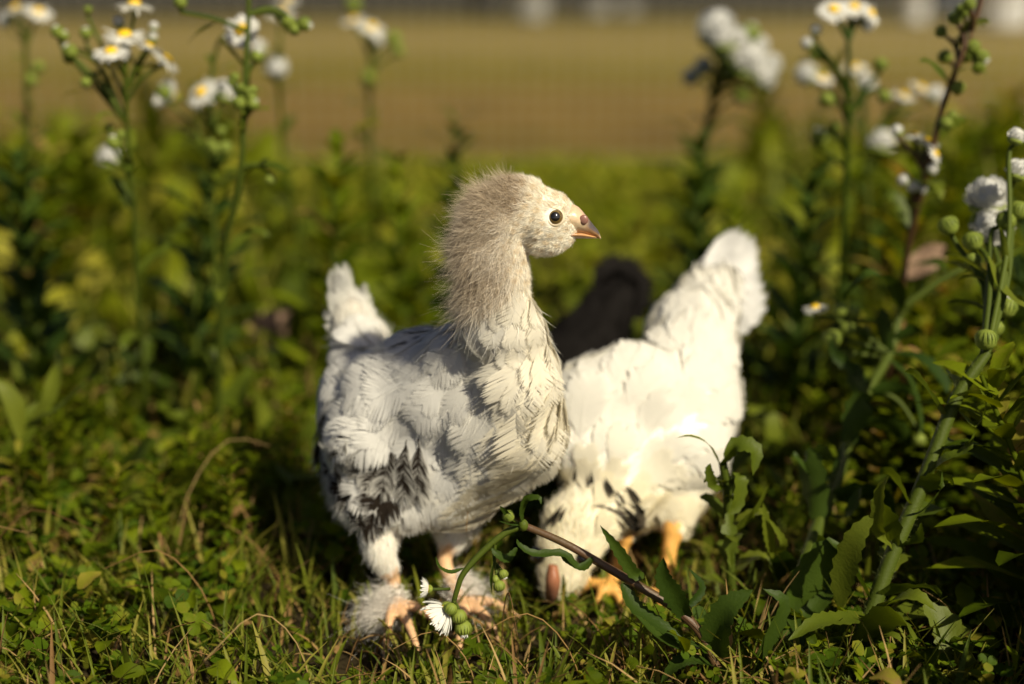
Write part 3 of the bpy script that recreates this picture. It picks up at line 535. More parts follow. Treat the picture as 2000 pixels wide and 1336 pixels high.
    bk = MB(); nb = 12; b0 = [Q(1080, 1105, .6045), Q(1080, 1140, .603), Q(1078, 1165, .606), Q(1076, 1185, .611)]
    c = catmull(b0, nb); rr = np.interp(np.linspace(0, 1, nb), [0, .3, .7, 1], [.0022, .0036, .003, .0008]); S_ = RT; V = []
    for i in range(nb):
        for a in np.linspace(0, 2 * np.pi, 12, endpoint=False): V.append(c[i] + RT * math.cos(a) * rr[i] + FW * (math.sin(a) * rr[i] * 1.1 + .002))
    cl = np.repeat(np.array([np.array([.34, .13, .06]) * (1 - t) + np.array([.16, .09, .07]) * t for t in np.linspace(0, 1, nb)]), 12, 0); bk.add(V, grid_faces(nb, 12, True), cl); bk.build('beak', M_beak, root, True, True)
    for x, y, YY in ((1050, 1085, .616), (1138, 1090, .617)): e = MB(); e.add(Q(x, y, YY) + SPH[0] * .0042, SPH[1]); e.build('eye', M_eye, root)
white_chick()

# ---------- the black chick behind them
def black_chick():
    root = thing('chick', 'black chick with dark tail raised, feeding behind the two white chicks', 'chick', G(1060, 1120))
    blobs = [(1110, 740, .84, 105, 90, 80), (1140, 680, .86, 78, 70, 60), (1060, 820, .80, 110, 100, 80), (1020, 900, .77, 100, 95, 70), (1180, 620, .88, 56, 58, 44), (1000, 980, .745, 80, 85, 60), (985, 1050, .72, 56, 66, 46), (985, 1110, .70, 44, 48, 40), (985, 1150, .69, 36, 34, 34), (1212, 580, .89, 34, 42, 26)]
    an = Q(1080, 1090, .74); an[2] = .012; an2 = Q(1140, 1080, .76); an2[2] = .012
    legs = [([Q(1060, 960, .76), Q(1075, 1020, .75), an], [.006, .005, .005]), toe(an, an + [-.03, -.03, -.004], .0045, .003), toe(an, an + [.0, -.04, -.004], .0045, .003), ([Q(1130, 940, .79), Q(1135, 1010, .77), an2], [.006, .005, .005]), toe(an2, an2 + [.02, -.035, -.004], .0045, .003)]
    anc = [(1220, 540, .2, -1, .3), (1160, 640, .5, -.8, .5), (1090, 700, .4, -.8, .5), (1000, 950, .2, -1, .3), (985, 1100, .1, -1, .2)]
    blk = np.array([.014, .012, .011])
    T, rng = simple_bird(root, blobs, [], legs, anc, lambda uv: np.tile(blk, (len(uv), 1)) * (1 + .8 * (uv[:, 1:2] > 960)), lambda uv: uv[:, 1] < 1090, .0095, lambda uv: np.full(len(uv), .024), 31, 26000, legcol=(.10, .07, .03))
    tl = MB(); n = 12; Pt = np.array([Q(1165 + 6 * i, 615, .88) for i in range(n)]); tips = [Q(*t) for t in [(1185, 525, .91), (1200, 512, .915), (1215, 508, .92), (1230, 512, .92), (1243, 520, .92), (1252, 535, .92), (1256, 555, .915), (1258, 575, .91), (1180, 545, .905), (1225, 530, .90), (1168, 565, .90), (1256, 598, .90)]]
    Dt = np.array(tips) - Pt; Lt = np.linalg.norm(Dt, axis=1); Dt = nrm(Dt); Nt = nrm(-FW + rng.normal(size=(n, 3)) * .15); Nt = nrm(Nt - (Nt * Dt).sum(1, keepdims=True) * Dt)
    feathers(tl, T, Pt, Nt, Dt, Lt * 1.05, np.full(n, .0085), np.full(n, .02), np.full(n, .05), lambda idx, s, u, R: np.ones((len(idx), len(s), 1)) * blk, rng); tl.build('tail', M_feather, root, True, True)
    b = MB(); b.add(*tube([Q(982, 1170, .672), Q(978, 1185, .668), Q(975, 1195, .668)], [.004, .003, .0008], 6, 10), [.08, .06, .05]); b.build('beak', M_beak, root, True, True)
    for x in (956, 1012): e = MB(); e.add(Q(x, 1135, .68) + SPH[0] * .004, SPH[1]); e.build('eye', M_eye, root)
black_chick()

# ------------------------------------------------------------------ flowering plants
def petal_ring(c, ax, r, rng, n=70, droop=.15, L0=.30):
    ax = nrm(ax); A = nrm(np.cross(ax, [.31, .5, .8])); B = np.cross(ax, A); V = []; F = []
    for k in range(n):
        a = 2 * np.pi * (k + .4 * rng.normal()) / n; d = math.cos(a) * A + math.sin(a) * B; s = np.cross(ax, d); l = r * (.86 + .16 * rng.random()); z0 = .03 * r * rng.normal(); dr = droop + .08 * rng.normal(); n0 = len(V); wd = r * .050
        for t, w_ in ((L0, .6), (.62, 1), (.9, 1), (1.0, .45)):
            p = c + d * l * t + ax * (z0 * t * 2 - dr * r * t * t); V += [p + s * wd * w_, p - s * wd * w_]
        F += [(n0, n0 + 1, n0 + 3, n0 + 2), (n0 + 2, n0 + 3, n0 + 5, n0 + 4), (n0 + 4, n0 + 5, n0 + 7, n0 + 6)]
    return np.array(V), np.array(F)
def add_head(root, px, py, Y, r_px, ax, kind, rng):
    c = Q(px, py, Y); r = m(r_px, c); ax = nrm(ax)
    if kind in ('f', 'h'):                      # open daisy-like head, or half open
        mb = MB(); dr = .12 if kind == 'f' else -.7
        mb.add(*petal_ring(c, ax, r, rng, 74 if r_px > 24 else 44, dr)); mb.add(*petal_ring(c - ax * r * .03, ax, r * .96, rng, 40, dr + .08))
        fo = mb.build('flower', M_petal, root)
        d = MB(); R0 = r * .33; pr = [(R0 * 1.02, -.01 * r), (R0, .06 * r), (R0 * .85, .15 * r), (R0 * .55, .2 * r), (.01 * r, .19 * r)]; v, f = lathe(c, ax, pr, 18); v = v + rng.normal(size=v.shape) * r * .014; d.add(v, f)
        d.build('flower_centre', M_disc, fo)
        cx = MB(); cx.add(*lathe(c, ax, [(.02 * r, -.34 * r), (.20 * r, -.30 * r), (.33 * r, -.16 * r), (.36 * r, -.02 * r), (.30 * r, .0)], 14))
        for k in range(16):
            a = k / 16 * 6.283; A = nrm(np.cross(ax, [.31, .5, .8])); B = np.cross(ax, A); dd = math.cos(a) * A + math.sin(a) * B
            cx.add(*leaf([c - ax * .3 * r + dd * .2 * r, c - ax * .12 * r + dd * .36 * r, c + ax * .06 * r + dd * .42 * r], .06 * r, dd, 5, 0, 0, rng=rng))
        cx.build('calyx', M_bud, fo); return c - ax * r * .3, c, ax
    if kind == 'w':                             # round furry white head
        mb = MB(); A = nrm(np.cross(ax, [.31, .5, .8])); B = np.cross(ax, A)
        for k in range(170 if r_px > 20 else 80):
            zc = -.35 + 1.35 * rng.random(); a = rng.random() * 6.283; q_ = math.sqrt(max(0, 1 - min(1, zc) ** 2)); d = ax * zc + q_ * (math.cos(a) * A + math.sin(a) * B); l = r * (.9 + .15 * rng.random())
            mb.add(*leaf([c - ax * .3 * r + d * r * .2, c + d * l * .75, c + nrm(d + ax * .25) * l], r * .085, np.cross(d, A) + .01, 4, 0, 0, rng=rng, prof=[.6, 1, 1, .5]))
        sv = SPH[0] * (1 + .05 * rng.normal(size=(len(SPH[0]), 1))); mb.add(c + ax * .12 * r + sv * r * .74, SPH[1])
        fo = mb.build('flower', M_petal, root); cx = MB(); cx.add(*lathe(c, ax, [(.05 * r, -.8 * r), (.5 * r, -.68 * r), (.80 * r, -.45 * r), (.78 * r, -.25 * r), (.1 * r, .0)], 14)); cx.build('calyx', M_bud, fo)
        return c - ax * r * .75, c, ax
    mb = MB(); pr = [(.05, -1), (.6, -.85), (.92, -.45), (1, 0), (.88, .4), (.6, .72), (.2, .85), (.01, .8)]; v, f = lathe(c, ax, [(q * r, h * r) for q, h in pr], 14); mb.add(v, f)
    A = nrm(np.cross(ax, [.31, .5, .8])); B = np.cross(ax, A)
    for k in range(18):
        a = k / 18 * 6.283; dd = math.cos(a) * A + math.sin(a) * B
        mb.add(*leaf([c - ax * .8 * r + dd * .66 * r, c + dd * 1.06 * r, c + ax * .55 * r + dd * .92 * r, c + ax * .85 * r + dd * .6 * r], .07 * r, dd, 6, 0, .1, rng=rng))
    b = mb.build('bud', M_bud if kind != 'w' else M_budwhite, root)
    if kind in ('b', 'w'):
        t = MB()
        for k in range(46):
            a = rng.random() * 6.283; q = rng.random() ** .5 * (.5 if kind == 'b' else .8); dd = math.cos(a) * A + math.sin(a) * B; p0 = c + ax * .5 * r + dd * q * r; p1 = c + ax * (.95 + .2 * rng.random()) * r + dd * q * 1.2 * r
            t.add(*leaf([p0, p1], .09 * r, dd, 3, 0, 0, rng=rng, prof=[1, 1, .4]))
        t.build('bud_tip', M_petal, b)
    return c - ax * r * .95, c, ax
UPZ = (0, 0, 1)
def rnd_leaf_along(mb, path, t, length, hw, rng, teeth=.12, droop=.4, az=None):
    c = catmull(path, 60); i = int(t * 59); p = c[i]; T = nrm(c[min(i + 1, 59)] - c[max(i - 1, 0)]); az = rng.random() * 6.283 if az is None else az; A = nrm(np.cross(T, [.2, .9, .3])); B = np.cross(T, A); o = math.cos(az) * A + math.sin(az) * B
    d = nrm(o + T * .8); pts = [p, p + d * length * .4, p + d * length * .75 - np.array([0, 0, droop * length * .12]), p + d * length - np.array([0, 0, droop * length * .4])]
    mb.add(*leaf(pts, hw, nrm(T + o * -.3), 12, teeth, .22, .15, rng))
def fleabane(label, stem, r0, r1, heads, leaves=12, seed=0, smat=None, lmat=None, extra=(), ll=.030, lw=.0045, name='fleabane_plant', cat='wildflower', group='flowering weeds around the chicks', lrange=(.02, .9), sides=9):
    """stem: (px, py, Y) points from the ground up; heads: (px, py, dY, radius px, axis, kind, attach py)"""
    rng = np.random.default_rng(seed + 100); path = np.array([Q(*s) for s in stem])
    base = path[0].copy()
    if base[2] > .004: pth = np.vstack([[base[0] + .1 * (path[0] - path[1])[0], base[1], 0], path]); 
    else: pth = path
    pth[0][2] = min(pth[0][2], 0.0) if pth[0][2] < .004 else pth[0][2]
    root = thing(name, label, cat, (pth[0][0], pth[0][1], 0), group); st = MB(); lv = MB()
    v, f = tube(pth, np.interp(np.linspace(0, 1, 12), [0, 1], [r0, r1]), 40, sides + 3, ridge=.07); st.add(v, f)
    cpath = catmull(pth, 160); cuv = pix(cpath)
    for h in heads:
        px, py, dY, r, ax, kind, apy = h; k0 = np.argmin(np.abs(cuv[:, 1] - apy) + .5 * np.abs(cuv[:, 0] - px)); Yh = cpath[k0][1] + dY
        b, c, a = add_head(root, px, py, Yh, r, ax, kind, rng); p0 = cpath[k0]; t0 = nrm(cpath[min(k0 + 1, 159)] - cpath[max(k0 - 1, 0)])
        ln = np.linalg.norm(b - p0); mid = p0 * .45 + b * .55 - a * ln * .12 + t0 * ln * .12; rr = max(.00045, min(r1, .0011)) if kind in 'bw' else max(.0006, min(r1, .0012))
        st.add(*tube([p0, mid, b - a * ln * .06, b], [rr * 1.3, rr, rr], 12, 6))
        if ln > .012: rnd_leaf_along(lv, np.array([p0, mid, b]), .35 + .2 * rng.random(), .010 + .25 * ln, .0016, rng, .05)
    for k in range(leaves):
        t = lrange[0] + (lrange[1] - lrange[0]) * (k + rng.random() * .8) / max(1, leaves); sc = 1.25 - .8 * t; rnd_leaf_along(lv, pth, t, ll * sc * (.7 + .6 * rng.random()), lw * sc, rng, .12, .5 + .6 * rng.random(), az=k * 2.4 + rng.random())
    for e in extra:                                # leaves read off the picture: points, half width px, kind
        pts, hw, nh = e[:3]; P = np.array([Q(*p) for p in pts]); kw = e[3] if len(e) > 3 else {}; lv.add(*leaf(P, m(hw, P[len(P) // 2]), nh, 18, **{**dict(teeth=.13, fold=.22, wave=.06, rng=rng), **kw}))
    if r0 > .0035:                                 # pale hairs standing off the thick stems
        kk = rng.integers(4, 150, 900); aa = rng.random(900) * 6.283; TT = nrm(np.gradient(cpath, axis=0))[kk]; A = nrm(np.cross(TT, [.2, .9, .3])); o = np.cos(aa)[:, None] * A + np.sin(aa)[:, None] * np.cross(TT, A); rad = np.interp(kk / 159, [0, 1], [r0, r1]) * .97
        hm = MB(); hair(hm, cpath[kk] + o * rad[:, None], o, TT, .0012 + .0012 * rng.random(900), np.full(900, .00004), np.full(900, 1.2), np.ones((900, 3)) * [.30, .34, .12], rng, 2, .3); hm.build('stem_fuzz', M_down, root, True, True)
    st.build('stem', smat or M_stem, root)
    if lv.n: lv.build('foliage', lmat or M_leaf, root)
    return root
NF = -FW
def A_(x, y, f=0.3): return RT * x + UP * y - FW * f
# left group
fleabane('fleabane at upper left carrying three white daisy heads with yellow centres', [(300, 1000, .84), (285, 800, .84), (270, 600, .80), (262, 420, .78), (250, 280, .77), (243, 150, .76), (240, 118, .76)], .0018, .0010,
    [(262, 8, .0, 40, A_(.05, 1, .25), 'f', 150), (243, 68, -.005, 44, A_(.05, 1, .5), 'f', 160), (216, 100, -.02, 38, A_(-.05, 1, .6), 'f', 150), (326, 116, 0, 36, A_(.8, .75, .1), 'f', 200), (290, 88, 0, 30, A_(.5, 1, .1), 'f', 180), (232, 45, .01, 14, A_(-.1, 1), 'w', 140), (298, 72, .01, 12, A_(.1, 1), 'w', 180), (300, 52, .01, 11, A_(.1, 1), 'w', 180),
     (136, 100, .0, 15, A_(-.5, .8), 'b', 240), (133, 115, .005, 10, A_(-.5, -.8), 'g', 240), (112, 62, .01, 13, A_(-.3, 1), 'b', 240), (125, 70, .01, 10, A_(.3, 1), 'b', 240), (168, 65, .01, 12, A_(0, 1), 'b', 240), (168, 162, .0, 11, A_(0, -1), 'g', 240), (222, 278, -.01, 15, A_(-.1, 1), 'b', 360), (213, 250, -.01, 10, A_(-.4, 1), 'g', 360), (236, 262, -.01, 9, A_(.4, 1), 'g', 360), (172, 18, .02, 8, A_(0, 1), 'g', 200)], 9, 1, lrange=(.05, .8))
fleabane('tall fleabane stem crossing in front of a yellow-centred daisy, upper left', [(425, 860, .80), (428, 700, .78), (437, 560, .765), (442, 470, .755), (466, 370, .745), (474, 280, .74), (478, 150, .74), (484, 60, .74), (486, -40, .74)], .0022, .0012,
    [(470, 58, .02, 38, A_(-.25, .35, 1), 'f', 250), (458, 150, .0, 10, A_(-.3, 1), 'g', 220), (452, 160, 0, 8, A_(-.3, 1), 'g', 220), (470, 170, -.01, 8, A_(0, 1), 'g', 220), (467, 200, -.01, 14, A_(-.3, 1), 'g', 260), (492, 190, -.01, 10, A_(.4, 1), 'g', 260), (494, 175, -.01, 9, A_(.4, 1), 'g', 250), (494, 203, -.01, 13, A_(.5, .5), 'b', 260), (485, 178, -.01, 9, A_(.1, 1), 'g', 250), (502, 110, 0, 13, A_(.5, 1), 'b', 160), (352, 4, 0, 13, A_(-.2, 1), 'b', 60), (565, 45, 0, 13, A_(.5, -.8), 'g', 30), (595, 47, 0, 14, A_(.9, -.2), 'b', 30), (575, 58, 0, 12, A_(.2, -1), 'g', 30), (558, 45, 0, 9, A_(-.4, -1), 'g', 30), (528, 352, -.005, 11, A_(.1, -1), 'g', 330)], 5, 2, lrange=(.05, .45),
    extra=[([(474, 345, .745), (500, 325, .74), (530, 322, .735), (562, 335, .73), (582, 326, .73)], 9, A_(0, 1, .6), dict(wave=.3))])
fleabane('bent fleabane with a nodding peach daisy, between the two tall left stems', [(440, 900, .90), (425, 600, .87), (415, 400, .86), (412, 250, .86), (410, 170, .86), (425, 90, .86), (450, 60, .86)], .0020, .0010,
    [(392, 180, -.02, 36, A_(-.5, .5, .7), 'f', 260), (340, 190, .02, 34, A_(-.6, .3, .4), 'h', 250), (436, 180, .02, 26, A_(.3, .9, .2), 'w', 280), (420, 290, -.03, 13, A_(0, 1), 'g', 360), (440, 288, -.03, 14, A_(.2, 1), 'g', 360), (410, 280, -.03, 10, A_(-.3, 1), 'g', 360), (320, 180, .0, 15, A_(-.4, 1), 'g', 300), (432, 255, -.02, 10, A_(.2, 1), 'g', 330), (215, 310, .05, 30, A_(-.2, 1, .3), 'w', 420)], 12, 3)
fleabane('out-of-focus fleabane with a pale bloom, right of the tall left stems', [(600, 560, 1.10), (570, 400, 1.08), (550, 250, 1.06), (545, 120, 1.05), (548, 40, 1.05)], .002, .0012, [(540, 132, 0, 26, A_(.2, .5, .8), 'w', 190), (548, 25, 0, 30, A_(.1, 1, .5), 'f', 60), (505, 95, 0, 20, A_(-.3, 1, .3), 'w', 150), (560, 0, .02, 26, A_(0, 1, .4), 'f', 50)], 12, 4)
fleabane('far blurred fleabane with white heads against the brown field, left of the chick', [(735, 520, 1.20), (730, 400, 1.19), (722, 280, 1.18), (722, 180, 1.17), (725, 100, 1.17)], .0022, .0014, [(690, 38, 0, 28, A_(-.2, 1, .4), 'f', 110), (725, 52, -.02, 30, A_(.3, .8, .5), 'f', 110), (735, 80, 0, 16, A_(.8, .1, .3), 'w', 120), (770, 75, 0, 15, A_(.8, .6), 'g', 130), (690, 8, .02, 16, A_(0, 1), 'g', 120), (778, 98, 0, 13, A_(.8, .6), 'g', 150), (720, 150, 0, 14, A_(.8, .6), 'g', 190)], 16, 5, ll=.035)
fleabane('blurred fleabane at the far left edge with pale heads near the top', [(75, 620, 1.0), (60, 400, 1.0), (52, 200, .99), (50, 60, .98)], .0022, .0014, [(30, 15, 0, 30, A_(-.3, 1, .4), 'f', 90), (75, 22, 0, 30, A_(.3, .8, .5), 'f', 90), (10, 40, 0, 18, A_(-.8, .2, .3), 'w', 120), (60, 155, 0, 14, A_(.8, .6), 'g', 200), (75, 130, 0, 12, A_(.8, .6), 'g', 200)], 14, 6)
# right group
fleabane('fleabane at upper right topped by three white daisies in a row', [(1650, 1000, .95), (1640, 800, .92), (1642, 600, .88), (1650, 400, .86), (1655, 260, .85), (1658, 120, .84), (1655, 60, .84)], .0024, .0012,
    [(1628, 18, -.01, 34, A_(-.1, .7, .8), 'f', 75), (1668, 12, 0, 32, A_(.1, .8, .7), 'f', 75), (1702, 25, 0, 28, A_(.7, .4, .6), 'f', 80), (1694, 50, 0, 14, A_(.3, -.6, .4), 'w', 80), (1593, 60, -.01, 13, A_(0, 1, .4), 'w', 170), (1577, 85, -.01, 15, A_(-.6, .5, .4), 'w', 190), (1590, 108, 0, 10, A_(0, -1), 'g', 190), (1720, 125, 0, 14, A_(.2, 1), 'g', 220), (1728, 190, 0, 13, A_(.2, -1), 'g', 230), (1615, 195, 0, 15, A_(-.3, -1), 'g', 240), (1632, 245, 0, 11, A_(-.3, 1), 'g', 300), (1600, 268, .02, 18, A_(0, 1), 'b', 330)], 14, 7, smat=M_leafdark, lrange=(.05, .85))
fleabane('blurred cluster of white flower heads standing tallest, behind the white chick', [(1370, 620, 1.12), (1365, 450, 1.10), (1372, 300, 1.08), (1395, 180, 1.07), (1410, 120, 1.06)], .0030, .0020,
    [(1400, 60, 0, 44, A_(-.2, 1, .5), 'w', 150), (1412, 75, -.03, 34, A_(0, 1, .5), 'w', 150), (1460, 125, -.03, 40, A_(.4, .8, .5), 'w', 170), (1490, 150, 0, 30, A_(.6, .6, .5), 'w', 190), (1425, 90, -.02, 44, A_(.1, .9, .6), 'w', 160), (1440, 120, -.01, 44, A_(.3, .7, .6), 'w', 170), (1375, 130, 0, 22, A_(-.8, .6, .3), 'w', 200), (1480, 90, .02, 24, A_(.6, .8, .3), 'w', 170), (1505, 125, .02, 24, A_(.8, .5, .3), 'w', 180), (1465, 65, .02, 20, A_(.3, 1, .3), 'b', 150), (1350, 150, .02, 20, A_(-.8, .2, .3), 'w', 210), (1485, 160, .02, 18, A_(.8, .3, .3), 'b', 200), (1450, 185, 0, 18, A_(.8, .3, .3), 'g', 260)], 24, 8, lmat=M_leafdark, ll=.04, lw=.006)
fleabane('blurred fleabane with creamy round heads between the upper right stems', [(1720, 640, 1.02), (1700, 450, 1.0), (1690, 300, 1.0), (1690, 200, 1.0)], .0022, .0014,
    [(1575, 145, .02, 26, A_(-.7, .6, .4), 'w', 260), (1605, 150, .0, 26, A_(.2, .8, .5), 'f', 260), (1670, 130, 0, 26, A_(-.1, 1, .5), 'f', 220), (1692, 165, -.02, 22, A_(.3, .7, .6), 'w', 230), (1765, 185, 0, 26, A_(.2, 1, .4), 'f', 280), (1800, 170, .02, 26, A_(.4, .8, .4), 'f', 280), (1825, 185, .02, 20, A_(.6, .6, .4), 'w', 290), (1720, 280, .0, 30, A_(.2, .8, .2), 'w', 360)], 16, 9, ll=.04, lmat=M_leafdark)
fleabane('leaning dark-stemmed fleabane at right with green bud clusters', [(1700, 960, .84), (1740, 700, .80), (1775, 480, .77), (1810, 340, .75), (1842, 210, .74), (1870, 130, .73), (1905, 40, .73), (1922, -20, .73)], .0020, .0012,
    [(1752, 255, 0, 14, A_(-.3, 1, .4), 'w', 340), (1785, 262, 0, 24, A_(-.1, 1, .3), 'f', 340), (1812, 275, 0, 26, A_(.3, .9, .4), 'f', 350), (1828, 300, -.01, 22, A_(.7, .3, .5), 'f', 360), (1820, 330, -.01, 13, A_(.4, .2, .5), 'w', 370), (1765, 352, -.01, 14, A_(-.5, .4, .5), 'w', 420), (1782, 365, -.01, 14, A_(0, .3, .6), 'w', 430), (1800, 368, -.01, 12, A_(.4, .3, .6), 'w', 430),
     (1880, 20, 0, 15, A_(-.4, 1), 'g', 80), (1865, 35, 0, 14, A_(-.4, .6), 'g', 90), (1893, 8, -.01, 13, A_(-.3, 1), 'g', 60), (1900, 92, 0, 15, A_(.4, -.5), 'g', 60), (1918, 112, 0, 15, A_(.5, -.6), 'b', 70), (1890, 110, .01, 12, A_(0, -1), 'g', 80), (1912, 132, 0, 13, A_(.4, -.8), 'g', 80), (1872, 172, 0, 14, A_(.6, -.6), 'g', 150), (1848, 240, -.01, 14, A_(.9, .2), 'g', 250), (1838, 62, .01, 12, A_(-.6, .4), 'g', 120), (1845, 110, .02, 14, A_(-.6, .4), 'g', 160), (1860, 225, -.01, 10, A_(.9, .2), 'g', 260)], 8, 10, smat=M_stembrown, lrange=(.1, .9))
fleabane('thick ridged stem leaning right, tipped by a green bud and furry white heads', [(1610, 1420, .535), (1640, 1336, .540), (1700, 1200, .548), (1742, 1085, .556), (1800, 950, .566), (1862, 790, .578), (1895, 735, .582), (1928, 690, .586)], .0037, .0024,
    [(1926, 662, 0, 22, A_(0, 1, .2), 'g', 700), (1945, 640, .02, 17, A_(.5, .8, .2), 'g', 700), (1930, 388, .08, 46, A_(-.1, 1, .4), 'w', 690), (1936, 440, .075, 46, A_(.1, -.2, 1), 'w', 690), (1852, 440, .06, 20, A_(-.5, 1, .2), 'g', 700), (1965, 430, .05, 20, A_(.7, .7, .2), 'g', 700), (1900, 470, .05, 20, A_(-.2, 1, .2), 'g', 700), (1988, 335, .06, 26, A_(.3, 1, .2), 'w', 690), (1985, 268, .06, 20, A_(.3, 1, .2), 'w', 680), (1990, 410, .05, 20, A_(.3, 1, .2), 'g', 690), (1900, 508, .05, 16, A_(-.2, -1, .2), 'g', 700), (1965, 600, .03, 22, A_(.3, 1, .2), 'b', 700)], 16, 11, lmat=M_leaf, ll=.038, lw=.007, lrange=(.05, .8),
    extra=[([(1640, 1185, .550), (1648, 1120, .548), (1672, 1050, .545), (1710, 1000, .545)], 26, A_(-.6, .1, 1), dict(fold=.1)), ([(1800, 960, .566), (1840, 900, .56), (1885, 880, .558), (1905, 840, .556)], 13, A_(.3, 1, .6)), ([(1870, 800, .578), (1905, 830, .575), (1925, 790, .572), (1915, 760, .57)], 11, A_(.6, .5, .6)),
           ([(1745, 1075, .556), (1715, 1030, .545), (1720, 960, .542), (1735, 930, .54)], 14, A_(-.5, .6, .8)), ([(1750, 1070, .556), (1790, 1055, .55), (1800, 1020, .545)], 12, A_(.5, .9, .3)), ([(1690, 1215, .548), (1740, 1175, .535), (1790, 1165, .528), (1830, 1195, .525)], 24, A_(.1, 1, .5)), ([(1700, 1200, .55), (1650, 1210, .53), (1600, 1215, .52), (1540, 1250, .515)], 24, A_(0, 1, .6)), ([(1805, 1180, .545), (1850, 1230, .54), (1875, 1300, .53), (1880, 1380, .52)], 34, A_(-.3, .9, .6)),
           ([(1660, 1290, .545), (1690, 1260, .54), (1740, 1240, .535), (1770, 1262, .53)], 14, A_(.1, 1, .4)), ([(1930, 500, .62), (1955, 560, .61), (1985, 590, .60), (2020, 600, .60)], 17, A_(.5, .6, .6), dict(teeth=.02)), ([(1760, 1010, .55), (1800, 1000, .545), (1835, 960, .54), (1840, 920, .54)], 9, A_(.1, 1, .4))])
fleabane('arching thick stem with a folded leaf, just right of the white chick', [(1515, 1420, 0.545), (1520, 1336, 0.550), (1545, 1200, 0.564), (1590, 1050, 0.605), (1640, 920, 0.641), (1665, 830, 0.665), (1700, 755, 0.686), (1738, 690, 0.704), (1756, 620, 0.716), (1765, 600, 0.714), (1850, 540, 0.715), (1920, 510, 0.715)], .0038, .0014,
    [(1592, 600, -.0, 26, A_(-.2, 1, .2), 'f', 640), (1625, 660, -.0, 19, A_(-.1, 1, .2), 'g', 700), (1640, 605, .0, 14, A_(.1, 1, .2), 'g', 690), (1655, 642, 0, 16, A_(.1, 1, .2), 'g', 690), (1668, 610, .01, 12, A_(.1, 1, .2), 'g', 690), (1795, 860, -.01, 14, A_(.1, -1, .2), 'g', 760)], 15, 12, lmat=M_leafdark, ll=.036, lw=.007, lrange=(.05, .7),
    extra=[([(1762, 610, 0.715), (1745, 560, 0.695), (1705, 540, 0.685), (1665, 565, 0.687), (1650, 590, 0.691)], 20, A_(0, 1, 0.335), dict(fold=.5, teeth=.03)), ([(1745, 690, 0.704), (1800, 700, 0.695), (1840, 740, 0.687), (1850, 770, 0.680)], 19, A_(.3, .8, .6)), ([(1735, 700, 0.700), (1775, 740, 0.692), (1795, 800, 0.682), (1800, 850, 0.671)], 12, A_(.7, .2, .6)), ([(1700, 750, 0.686), (1640, 700, 0.685), (1620, 660, 0.689)], 12, A_(-.6, .5, .6)),
           ([(1570, 1130, 0.582), (1545, 1190, 0.556), (1560, 1270, 0.540), (1575, 1336, 0.540)], 20, A_(-.3, .3, 1)), ([(1640, 920, 0.636), (1600, 940, 0.623), (1560, 900, 0.624), (1550, 880, 0.626)], 10, A_(-.1, 1, .3)), ([(1610, 1000, 0.618), (1650, 1010, 0.608), (1680, 960, 0.610), (1700, 940, 0.608)], 12, A_(.2, 1, .3)), ([(1540, 1220, 0.560), (1600, 1180, 0.563), (1625, 1120, 0.569), (1620, 1060, 0.581)], 18, A_(-.6, .3, .9)), ([(1622, 960, 0.625), (1640, 910, 0.627), (1650, 860, 0.634)], 14, A_(-.9, .1, .6))])
